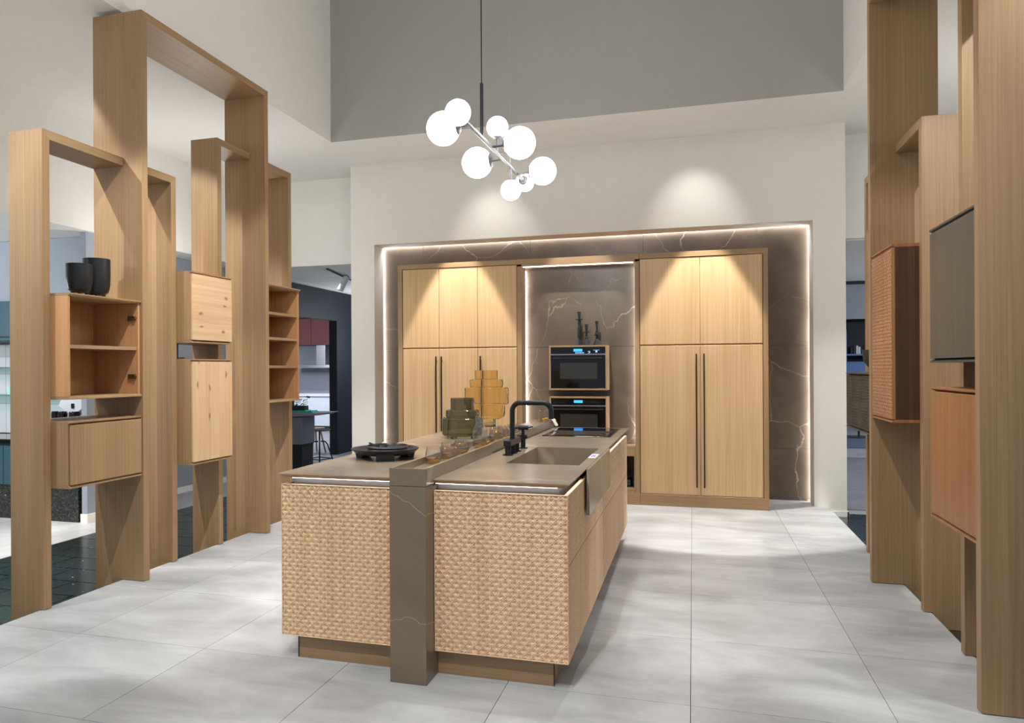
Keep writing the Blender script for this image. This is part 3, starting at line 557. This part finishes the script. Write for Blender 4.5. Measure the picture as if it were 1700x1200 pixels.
# hob
t = thing('induction_hob', 'black glass induction hob with a central vent slot at the far worktop end', 'hob', (-.83, 5.9, .912))
G().box(-1.088, -.578, 5.507, 6.285, .9122, .917).build('glass_plate', M['blackg'], t, bevel=.002)
G().box(-1.06, -.60, 5.865, 5.93, .9171, .921).build('vent_bar', M['blackm'], t, bevel=.002)
G().box(-1.06, -.60, 5.855, 5.862, .9171, .918).build('trim_line', M['steel'], t)
# tap
t = thing('kitchen_tap', 'matt black bridge tap with a tall square-bent spout beside the sink', 'tap', (-1.04, 4.35, .912))
for y in (4.241, 4.352, 4.455): G().lathe([(0, 0), (.031, 0), (.031, .006), (.018, .008), (.018, .075), (0, .075)], (-1.04, y, .9122), 20).build('post', M['black'], t, smooth=True)
G().box(-1.062, -1.018, 4.215, 4.48, .965, 1.0).build('bridge', M['black'], t, bevel=.003)
arc = [(-1.04, 4.352, 1.0), (-1.04, 4.352, 1.165)] + [(-1.04 + .05 * (1 - math.cos(q)), 4.352, 1.165 + .05 * math.sin(q)) for q in np.linspace(.2, PI / 2, 7)] + [(-.85 + .045 * math.sin(q), 4.352, 1.215 - .045 * (1 - math.cos(q))) for q in np.linspace(0.0, PI / 2, 7)] + [(-.805, 4.352, 1.12)]
G().tube(arc, .0155, 14).build('spout', M['black'], t, smooth=True)
t = thing('tap_mixer', 'matt black lever mixer standing between the bridge tap and the hob', 'tap', (-1.04, 4.645, .912))
G().lathe([(0, 0), (.03, 0), (.03, .005), (.015, .007), (.015, .06), (.02, .062), (.02, .085), (.011, .088), (.011, .12), (0, .12)], (-1.04, 4.645, .9122), 20).build('post', M['black'], t, smooth=True)
G().tube([(-1.075, 4.645, .985), (-1.012, 4.645, .985)], .012).build('cross_bar', M['black'], t, smooth=True)
G().tube([(-1.07, 4.645, 1.042), (-1.005, 4.645, 1.042)], .015).build('head', M['black'], t, smooth=True)
G().tube([(-1.069, 4.645, 1.042), (-1.115, 4.645, 1.036)], .007).build('lever', M['black'], t, smooth=True); G().tube([(-1.006, 4.645, 1.044), (-.975, 4.645, 1.05)], .005).build('lever', M['black'], t, smooth=True)

# ------------------------------------------------------------------ things on the island
def stepped_vase(loc, outer, mat, label, th=.005):
    inner = [(max(r - th, 0.001), h) for r, h in reversed(outer) if h > .012]
    prof = [(0, outer[0][1])] + outer + [(outer[-1][0] - th, outer[-1][1])] + inner[1:] + [(0, inner[-1][1])]
    return tag(G().lathe(prof, loc, 56).build('stepped_vase', mat, smooth=True), label, 'vase', 'stepped glass vases on the island')
def steps(seq, e=.008):
    out = []
    for (r, z0, z1) in seq: out += [(r - e, z0), (r, z0 + e), (r, z1 - e), (r - e, z1)]
    return out
stepped_vase((-1.634, 5.252, .9125), [(.112, 0)] + [(.112, .016)] + steps([(.150, .018, .148), (.123, .150, .208)]) + [(.088, .21), (.088, .292)], M['green'], 'dark olive green stepped glass vase, lower and wider, on the worktop')
stepped_vase((-1.672, 6.06, .9125), [(.085, 0), (.078, .01), (.078, .082)] + [(.12, .086), (.150, .105), (.158, .13), (.158, .204)] + steps([(.187, .207, .350), (.142, .352, .418)]) + [(.097, .42), (.097, .494)], M['amber'], 'tall amber stepped glass vase behind the green one')
# round tray on feet with two plates and a spoon
tx, ty = -1.685, 3.93
t = thing('footed_tray', 'round black tray on three feet near the worktop corner, two plates on it', 'tray', (tx, ty, .912))
G().lathe([(0, .026), (.145, .026), (.172, .038), (.192, .056), (.192, .06), (.186, .06), (.165, .047), (.14, .041), (0, .041)], (tx, ty, .9122), 56).build('dish', M['black'], t, smooth=True)
for a in (-1.17, .92, 3.01):
    ca, sa = math.cos(a), math.sin(a); q = []
    for (r_, h_) in ((.10, .028), (.172, .040), (.160, 0), (.132, 0)): q.append((r_, h_))
    vs = []
    for s_ in (-.05, .05): vs += [(tx + r_ * ca - s_ * sa * (1 if True else 0), ty + r_ * sa + s_ * ca, .9122 + h_) for (r_, h_) in q]
    G().add(vs, [(0, 1, 2, 3), (7, 6, 5, 4), (0, 4, 5, 1), (1, 5, 6, 2), (2, 6, 7, 3), (3, 7, 4, 0)]).build('foot', M['black'], t)
def plate(z, r, dx, label):
    t = thing('plate', label, 'plate', (tx + dx, ty, z), 'black plates on the round tray')
    G().lathe([(0, 0), (r * .9, 0), (r * .98, .004), (r, .016), (r * .96, .0165), (r * .92, .007), (0, .006)], (tx + dx, ty, z), 44).build('plate_body', M['black'], t, smooth=True)
    G().lathe([(r * .985, .0035), (r + .0015, .008), (r + .0012, .015), (r * .985, .0155)], (tx + dx, ty, z), 44).build('metal_rim', M['steel'], t, smooth=True, fix=False)
plate(.9545, .112, .015, 'lower black plate with a shiny rim, lying on the round tray')
plate(.9715, .117, .015, 'upper black plate with a shiny rim, stacked on the lower one')
t = thing('tongs', 'black tongs with a small metal pivot lying across the upper plate', 'tongs', (tx, ty, .989))
G().tube([(tx - .105, ty + .02, .994), (tx - .04, ty - .05, .990), (tx + .0, ty - .09, .993)], [.006, .005, .007]).build('arm', M['blackm'], t, smooth=True)
G().tube([(tx - .02, ty + .03, .991), (tx + .03, ty - .03, .990), (tx + .05, ty - .105, .993)], [.006, .005, .007]).build('arm', M['blackm'], t, smooth=True)
G().ball((tx - .012, ty - .0, .9965), .010, 16, 8).build('pivot', M['steel'], t, smooth=True)
# tumblers, carafe
def tumbler_mesh():
    r = .043
    body = [(0, 0), (r * .75, 0), (r * .98, .014), (r * 1.02, .04), (r * .86, .086), (r * .82, .086), (r * .96, .04), (r * .92, .018), (r * .7, .007), (0, .007)]
    base = [(0, .0075), (r * .69, .0075), (r * .9, .019), (r * .935, .03), (0, .03)]
    return body, base
def tumbler(loc, flip, label, s=1.0):
    t = thing('tumbler', label, 'glass', loc, 'amber-based tumblers in the stone trough'); body, base = tumbler_mesh(); x, y, z = loc
    f = (lambda p: [(r_ * s, (.086 - h_) * s) for r_, h_ in p]) if flip else (lambda p: [(r_ * s, h_ * s) for r_, h_ in p])
    G().lathe(f(body), loc, 28).build('bowl', M['clear'], t, smooth=True); G().lathe(f(base), loc, 28).build('amber_base', M['amberliq'], t, smooth=True)
    return t
names = ['first', 'second', 'third', 'fourth', 'fifth', 'sixth', 'seventh', 'eighth', 'ninth', 'tenth', 'eleventh']
spots_ = [(-1.266, 3.575, 0), (-1.222, 3.70, 1), (-1.262, 3.80, 0), (-1.228, 3.905, 1), (-1.258, 4.03, 0)]
far_ = [(-1.262, 4.60, 0), (-1.228, 4.70, 1), (-1.262, 4.80, 0), (-1.228, 4.90, 0), (-1.262, 5.02, 1), (-1.228, 5.14, 0), (-1.25, 5.30, 1)]
for i, (x, y, fl_) in enumerate(spots_): tumbler((x, y, .9385), fl_, 'amber-based tumbler %s in the trough before the carafe, %s from the pillar end' % ('upside down' if fl_ else 'upright', names[i]))
for i, (x, y, fl_) in enumerate(far_): tumbler((x, y, .9385), fl_, 'amber-based tumbler %s in the trough beyond the carafe, %s counted from it' % ('upside down' if fl_ else 'upright', names[i]))
tumbler((-1.212, 6.22, .9725), 0, 'single amber-based tumbler standing on the trough lid beside the white cloth', 1.12)
o = thing('carafe', 'clear glass carafe with a narrow neck standing among the tumblers', 'carafe', (-1.237, 4.33, .9385))
G().lathe([(0, 0), (.038, 0), (.044, .012), (.044, .10), (.036, .13), (.0265, .142), (.0265, .196), (.0235, .196), (.0235, .143), (.034, .127), (.041, .098), (.041, .015), (.034, .006), (0, .006)], (-1.237, 4.33, .9385), 32).build('bottle', M['clear'], o, smooth=True)
G().lathe([(0, .0065), (.033, .0065), (.0405, .016), (.0405, .03), (0, .03)], (-1.237, 4.33, .9385), 32).build('amber_base', M['amberliq'], o, smooth=True)
# cloth over the trough end
g = G(); nu, nv = 22, 12; vs = []; path = [(-1.245, .985), (-1.20, .988), (-1.165, .984), (-1.15, .968), (-1.138, .945), (-1.122, .922)]
for i in range(nu + 1):
    q = i / nu * (len(path) - 1); k = min(int(q), len(path) - 2); f_ = q - k
    X_ = path[k][0] * (1 - f_) + path[k + 1][0] * f_; Z_ = path[k][1] * (1 - f_) + path[k + 1][1] * f_
    for j in range(nv + 1):
        s_ = j / nv; wv = .008 * math.sin(s_ * 14 + i * .5) * (i / nu + .3)
        vs.append((X_ + wv * .5, 6.30 + .15 * s_ * (1 - .3 * i / nu) + .01 * math.sin(i * .7), Z_ + abs(wv) * .8))
fs = [(i * (nv + 1) + j, i * (nv + 1) + j + 1, (i + 1) * (nv + 1) + j + 1, (i + 1) * (nv + 1) + j) for i in range(nu) for j in range(nv)]
o = tag(g.add(vs, fs).build('cloth', M['cloth'], smooth=True), 'crumpled white cloth hanging over the end of the stone trough', 'cloth')
so = o.modifiers.new('thick', 'SOLIDIFY'); so.thickness = .006

# ------------------------------------------------------------------ pendant lamp
bx, bz = -1.234, 2.843
t = thing('pendant_lamp', 'hanging lamp with eight glowing white globes on a slanting steel bar', 'lamp', (bx, 4.4, 2.84))
G().tube([(bx, 4.0, bz - .012), (bx, 5.55, bz + .015)], .013, 12).build('bar', M['chrome'], t, smooth=True)
G().tube([(bx, 4.4, 2.84), (bx, 4.4, 3.17)], .011).build('rod', M['black'], t, smooth=True)
G().tube([(bx, 4.4, 3.165), (bx, 4.4, 5.70)], .004, 8).build('cable', M['blackm'], t)
G().tube([(bx, 5.144, 2.85), (bx, 5.144, 5.70)], .0012, 6).build('wire', M['alu'], t)
def globe(c, r, j):
    c = Vector(c); j = Vector(j); d = (j - c).normalized()
    e = c + d * (r * .96)
    if (j - e).length > .012: G().tube([j, e], .0085, 10).build('arm', M['chrome'], t, smooth=True)
    rot = d.to_track_quat('Z', 'Y').to_matrix(); g = G().lathe([(0, r * 1.05), (.018, r * 1.05), (r * .40, r * 1.0), (r * .50, r * .90), (r * .46, r * .88), (0, r * .97)], (0, 0, 0), 20)
    g.v = [tuple(rot @ Vector(p) + c) for p in g.v]; g.build('cap', M['chrome'], t, smooth=True)
    G().ball(c, r, 32, 18).build('globe', M['globe'], t, smooth=True)
globe((-1.392, 4.13, 2.825), .098, (bx, 4.13, 2.832)); globe((bx, 3.915, 2.832), .071, (bx, 4.02, 2.832)); globe((-1.232, 4.777, 3.017), .071, (bx, 4.777, 2.842))
globe((-1.045, 4.615, 2.850), .101, (bx, 4.615, 2.842)); globe((-1.043, 5.353, 2.858), .100, (bx, 5.353, 2.85)); globe((bx, 5.625, 2.858), .072, (bx, 5.54, 2.856))
globe((-1.23, 5.144, 2.685), .072, (bx, 5.144, 2.845)); globe((-1.413, 4.916, 2.834), .104, (bx, 4.916, 2.845))

# ------------------------------------------------------------------ rooms beyond: teal kitchen
struct(G().box(-9.6, -5.76, 6.55, 6.7, GZ, 2.8).box(-9.6, -5.76, 6.2, 6.55, 2.165, 2.8).build('wall_kitchen', M['bluewall']))
struct(G().box(-5.825, -5.76, 5.99, 6.7, GZ, 2.8).build('wall_end', M['bluewall'])); struct(G().box(-5.83, -5.745, 5.975, 5.99, GZ, .0).box(-5.76, -5.745, 5.99, 6.72, GZ, .0).build('baseboard_end', M['white']))
t = thing('base_cabinet', 'teal base cabinet on a black granite plinth under the glass shelves', 'cabinet', (-7.6, 6.25, GZ))
G().box(-9.6, -5.87, 5.99, 6.54, GZ, .255).build('plinth', M['granite'], t)
for i in range(4): G().box(-9.6 + i * .9325 + .003, -9.6 + (i + 1) * .9325 - .003, 5.97, 5.99, .26, .66).build('drawer', M['teal'], t, bevel=.003)
G().box(-9.6, -5.87, 5.99, 6.54, .256, .68).build('carcass', M['teal'], t)
G().box(-9.6, -5.865, 5.95, 6.545, .681, .725).build('worktop', M['blackg'], t, bevel=.002)
t = thing('upper_cabinet', 'teal upper cabinet with a dark grip line above the glass shelves', 'cabinet', (-7.9, 6.3, 1.72))
for i in range(4): G().box(-9.5 + i * .87 + .002, -9.5 + (i + 1) * .87 - .002, 6.15, 6.17, 1.745, 2.16).build('door', M['teal'], t, bevel=.003)
G().box(-9.5, -6.02, 6.17, 6.54, 1.74, 2.163).build('carcass', M['teal'], t); G().box(-9.5, -6.02, 6.145, 6.1495, 1.775, 1.79).build('grip_line', M['blackm'], t)
t = thing('tile_backsplash', 'white tiled backsplash behind the glass shelves', 'tiles', (-7.5, 6.54, .73))
for i in range(12):
    for j in range(3): G().box(-9.5 + i * .3 + .002, -9.5 + (i + 1) * .3 - .002, 6.535, 6.548, .73 + j * .33 + .002, .73 + (j + 1) * .33 - .002).build('tile', M['tileW'], t)
for z, nm in ((1.455, 'upper glass wall shelf under the teal cabinet'), (1.155, 'lower glass wall shelf carrying mint mugs')):
    tag(G().box(-8.6, -6.3, 6.28, 6.53, z, z + .012).build('glass_shelf', M['glassedge']), nm, 'shelf', 'glass shelves in the teal kitchen')
for i, x in enumerate((-7.02, -7.12)):
    o = thing('mug', 'mint green square mug on the lower glass shelf, %s the portal frame' % ('next to' if i == 0 else 'farther from'), 'mug', (x, 6.35, 1.167), 'mint mugs'); G().lathe([(0, 0), (.04, 0), (.042, .085), (.037, .085), (.035, .01), (0, .01)], (x, 6.35, 1.1672), 20).build('mug_body', M['mint'], o, smooth=True)
    G().tube([(x + .01, 6.35, 1.19), (x + .035, 6.34, 1.29)], .004, 6).build('straw', M['bronze'], o)
for i, x in enumerate((-7.0, -7.11)): tag(G().ball((x, 6.52, 1.02), .055, 18, 10, (.75, .12, 1.6)).build('grey_oval', M['greyc'], smooth=True), 'oval grey shape hanging under the glass shelf, %s' % ('first beside the frame' if i == 0 else 'second from the frame'), 'board', 'grey ovals')  # flattened grey balls hung as plain oval shapes
t = thing('coffee_machine', 'white coffee machine with a small dark display seen between two cabinets', 'machine', (-6.1, 6.35, .725))
G().box(-6.28, -5.95, 6.2, 6.5, .73, .98).build('body', M['tileW'], t, bevel=.01); G().prism([(-6.29, 1.06), (-6.25, 1.13), (-5.98, 1.13), (-5.94, 1.06), (-6.05, .985), (-6.18, .985)], 'y', 6.16, 6.5).build('head', M['tileW'], t, bevel=.006)
G().box(-6.115, -6.08, 6.152, 6.159, 1.035, 1.085).build('display', M['blackg'], t)
for i, (x, r) in enumerate(((-6.245, .035), (-6.15, .045), (-6.0, .05))): tag(G().lathe([(0, 0), (r, 0), (r * 1.05, .26), (r * .9, .285), (0, .285)], (x, 6.08, .7255), 20).build('jar', M['blackg'], smooth=True), 'dark jar before the white coffee machine, %s' % ('narrowest one', 'middle one', 'widest one')[i], 'jar', 'dark jars')
# hall and far kitchen through the navy doorway
struct(G().box(-6.15, -6.05, 6.7, 9.2, GZ, 2.8).build('wall_hall', M['bluewall'])); struct(G().box(-6.05, -6.037, 6.7, 9.2, GZ, -.02).build('baseboard_hall', M['white']))
struct(G().box(-6.15, -6.05, 9.2, 10.5, GZ, 2.79).box(-6.15, -6.05, 10.5, 11.98, 2.28, 2.79).box(-6.2, -6.05, 11.98, 14.2, GZ, 2.79).build('wall_navy', M['navy']))
struct(G().box(-12.5, -6.15, 17.2, 17.3, GZ, 2.8).box(-12.6, -12.5, 7, 17.3, GZ, 2.8).box(-6.2, -3.9, 14.2, 14.3, GZ, 2.8).box(-3.97, -3.87, 8.66, 14.2, GZ, 2.8).build('wall_far', M['bluewall']))
t = thing('far_kitchen_unit', 'white base units with a dark grip line in the far kitchen', 'cabinet', (-9, 16.9, GZ))
G().box(-11, -7.4, 16.62, 17.19, GZ, .03).build('plinth', M['greytable'], t)
for i in range(4):
    for (c, d) in ((.035, .37), (.39, .74)): G().box(-11.07 + i * .87 + .004, -11.07 + (i + 1) * .87 - .004, 16.5, 16.52, c, d).build('drawer', M['white_front'], t)
G().box(-11, -7.4, 16.52, 17.19, .031, .755).build('carcass', M['navy'], t); G().box(-11, -7.4, 16.48, 17.19, .757, .82).build('worktop', M['white_front'], t)
tag(G().box(-11, -7.4, 17.16, 17.19, .83, 1.3).build('splashback', M['mush']), 'grey splashback above the white far kitchen units', 'panel')
t = thing('extractor_hood', 'steel extractor hood with a flat canopy in the far kitchen', 'hood', (-8.95, 16.9, 1.47))
G().box(-9.7, -8.2, 16.6, 17.19, 1.46, 1.54).build('canopy', M['steel'], t, bevel=.005); G().box(-9.08, -8.83, 16.85, 17.19, 1.541, 2.03).build('chimney', M['steel'], t)
t = thing('red_cabinet', 'wine red upper cabinets above the steel hood', 'cabinet', (-9, 16.9, 2.03))
for i in range(4): G().box(-11 + i * .9 + .003, -11 + (i + 1) * .9 - .003, 16.8, 17.19, 2.035, 2.70).build('door', M['red'], t, bevel=.003)
t = thing('hall_table', 'grey counter table with a floating top, carrying a plant and a teal cloth', 'table', (-5.7, 10.1, GZ))
G().prism([(-6.03, .70), (-5.3, .745), (-5.2, .78), (-6.03, .78)], 'y', 9.85, 10.35).build('tabletop', M['greytable'], t); G().box(-6.03, -5.58, 9.9, 10.3, .30, .72).build('body', M['greytable'], t, bevel=.01); G().box(-6.03, -5.6, 9.93, 10.27, GZ, .299).build('plinth', M['blackm'], t)
t = thing('potted_herb', 'green potted herb in a black trough on the grey counter table', 'plant', (-5.83, 10.1, .781))
G().box(-6.0, -5.66, 10.13, 10.25, .781, .87).build('planter', M['blackm'], t, bevel=.004); g = G()
for k in range(90):
    x, y, z = random.uniform(-5.99, -5.67), random.uniform(10.14, 10.24), .87 + random.uniform(-.01, .09); a = random.uniform(0, 6.28); s_ = .025
    g.add([(x, y, z), (x + s_ * math.cos(a), y + s_ * math.sin(a), z + .012), (x + 1.6 * s_ * math.cos(a + .5), y + 1.6 * s_ * math.sin(a + .5), z + .02), (x + s_ * math.cos(a + 1), y + s_ * math.sin(a + 1), z + .006)], [(0, 1, 2, 3)])
stuff(g.build('foliage', M['leaf'], t, fix=False)); g = G().tube([(-5.70, 10.1, .9), (-5.62, 10.1, .93), (-5.585, 10.1, 1.0)], .003, 6).ball((-5.57, 10.1, 1.005), .016, 10, 6).ball((-5.6, 10.1, 1.01), .014, 10, 6); g.build('twig', M['blackm'], t)
tag(G().prism([(-5.95, .782), (-5.95, .79), (-5.62, .80), (-5.55, .815), (-5.50, .80), (-5.44, .812), (-5.40, .782)], 'y', 9.9, 10.1).build('runner', M['tealcloth']), 'teal cloth runner lying on the grey counter table', 'cloth')
t = thing('bar_stool', 'black metal stool with a round seat on four bent legs beyond the island', 'stool', (-5.78, 10.75, GZ)); sx, sy = -5.745, 10.75
G().lathe([(0, .445), (.16, .442), (.185, .452), (.18, .462), (0, .465)], (sx, sy, 0), 32).build('seat', M['blackm'], t, smooth=True); G().tube([(sx, sy, .25), (sx, sy, .445)], .012).build('spindle', M['blackm'], t)
for k in range(4):
    a = .5 + k * PI / 2; ca, sa = math.cos(a), math.sin(a); G().tube([(sx + .02 * ca, sy + .02 * sa, .27), (sx + .09 * ca, sy + .09 * sa, .265), (sx + .125 * ca, sy + .125 * sa, .22), (sx + .23 * ca, sy + .23 * sa, GZ)], .011, 8).build('leg', M['blackm'], t, smooth=True)
G().tube([(sx + .2 * math.cos(.5 + k * PI / 2), sy + .2 * math.sin(.5 + k * PI / 2), -.005) for k in range(5)], .008, 8).build('foot_ring', M['blackm'], t)
t = thing('wooden_stool', 'light wooden stool half hidden behind the grey counter table', 'stool', (-6.7, 12.4, GZ)); sx, sy = -6.62, 12.2
G().lathe([(0, .34), (.17, .34), (.19, .36), (0, .365)], (sx, sy, 0), 24).build('seat', M['ltwood'], t, smooth=True)
for k in range(4): a = .3 + k * PI / 2; G().tube([(sx + .1 * math.cos(a), sy + .1 * math.sin(a), .34), (sx + .2 * math.cos(a), sy + .2 * math.sin(a), GZ)], .014, 8).build('leg', M['ltwood'], t)
def ceiling_spot(x, y, z, label, r=.045, ln=.22):
    t = thing('track_spot', label, 'lamp', (x, y, z), 'white ceiling spots')
    a = Vector((x, y, z - .1)); d = Vector((-.35, -.25, -.9)).normalized(); G().tube([a - d * ln * .4, a + d * ln * .6], r, 18).build('spot_head', M['tileW'], t, smooth=True); G().tube([a - d * ln * .39 , a - d * ln * .45], r * .9, 18).build('back_cap', M['blackm'], t)
    G().tube([(x, y, z - .03), (x, y, z)], .01).build('stem', M['blackm'], t)
ceiling_spot(-4.78, 9.70, 2.769, 'white spot on the ceiling track before the navy wall'); ceiling_spot(-7.3, 13.3, 2.799, 'white spot on the ceiling inside the far kitchen', .06)
tag(G().tube([(-4.66, 8.95, 2.757), (-4.95, 10.4, 2.757)], .012, 8).build('ceiling_track', M['blackm']), 'thin dark lamp track on the low ceiling before the navy wall', 'track')
# opening beside the back wall on the other end
struct(G().box(1.2, 5, 13.0, 13.1, 2.175, 2.74).build('wall_beam', M['bluewall'])); struct(G().box(1.2, 5, 12.97, 13.0, 2.72, 2.77).build('trim_1', M['blackm'])); struct(G().box(1.2, 5, 13.9, 14.0, 1.0, 2.6).box(1.2, 5, 13.1, 13.9, 2.175, 2.2).build('wall_alcove', M['navy']))
struct(G().box(1.45, 8, 23.5, 23.6, GZ, 2.8).build('wall_street', M['bluewall']))
t = thing('blue_shelf_unit', 'blue shelf unit with books in the room beyond the back wall', 'shelf', (2.6, 13.6, 1.0))
G().box(2.30, 2.40, 13.3, 13.88, 1.0, 2.02).build('side_panel', M['blueglow'], t); G().box(2.40, 3.1, 13.3, 13.88, 1.60, 1.625).build('shelf', M['blueglow'], t); G().box(2.40, 3.1, 13.5, 13.88, 1.02, 1.5).build('door', M['blueglow'], t); G().box(2.40, 2.55, 13.7, 13.88, 1.63, 2.0).build('door', M['navy'], t)
for i, x in enumerate((2.46, 2.50, 2.54, 2.575, 2.61, 2.65)): tag(G().box(x, x + .03, 13.32, 13.5, 1.6255, 1.74 + .01 * (i % 3)).build('book', M['bookw'] if i in (2, 3) else M['bookd'], bevel=.002), '%s book on the blue shelf, %s in the row' % ('pale' if i in (2, 3) else 'dark', names[i]), 'book', 'books on the blue shelf')
t = thing('office_chair', 'dark chair on a central leg in the room beyond the low woven cabinet', 'chair', (3.4, 17.4, GZ + .011)); sx, sy = 3.36, 17.4
G().box(sx - .22, sx + .22, sy - .2, sy + .2, .30, .35).build('seat', M['blackm'], t, bevel=.02); G().box(sx - .22, sx + .22, sy + .17, sy + .22, .36, .62).build('backrest', M['blackm'], t, bevel=.02); G().tube([(sx, sy, GZ + .012), (sx, sy, .3)], .02).build('leg', M['blackm'], t); G().lathe([(0, 0), (.22, 0), (.2, .015), (0, .02)], (sx, sy, GZ + .012), 20).build('foot', M['blackm'], t)
tag(G().box(2.4, 4.4, 15.2, 18.0, GZ + .001, GZ + .01).build('rug', M['rug']), 'dark blue rug on the grey floor under the dark chair', 'rug')
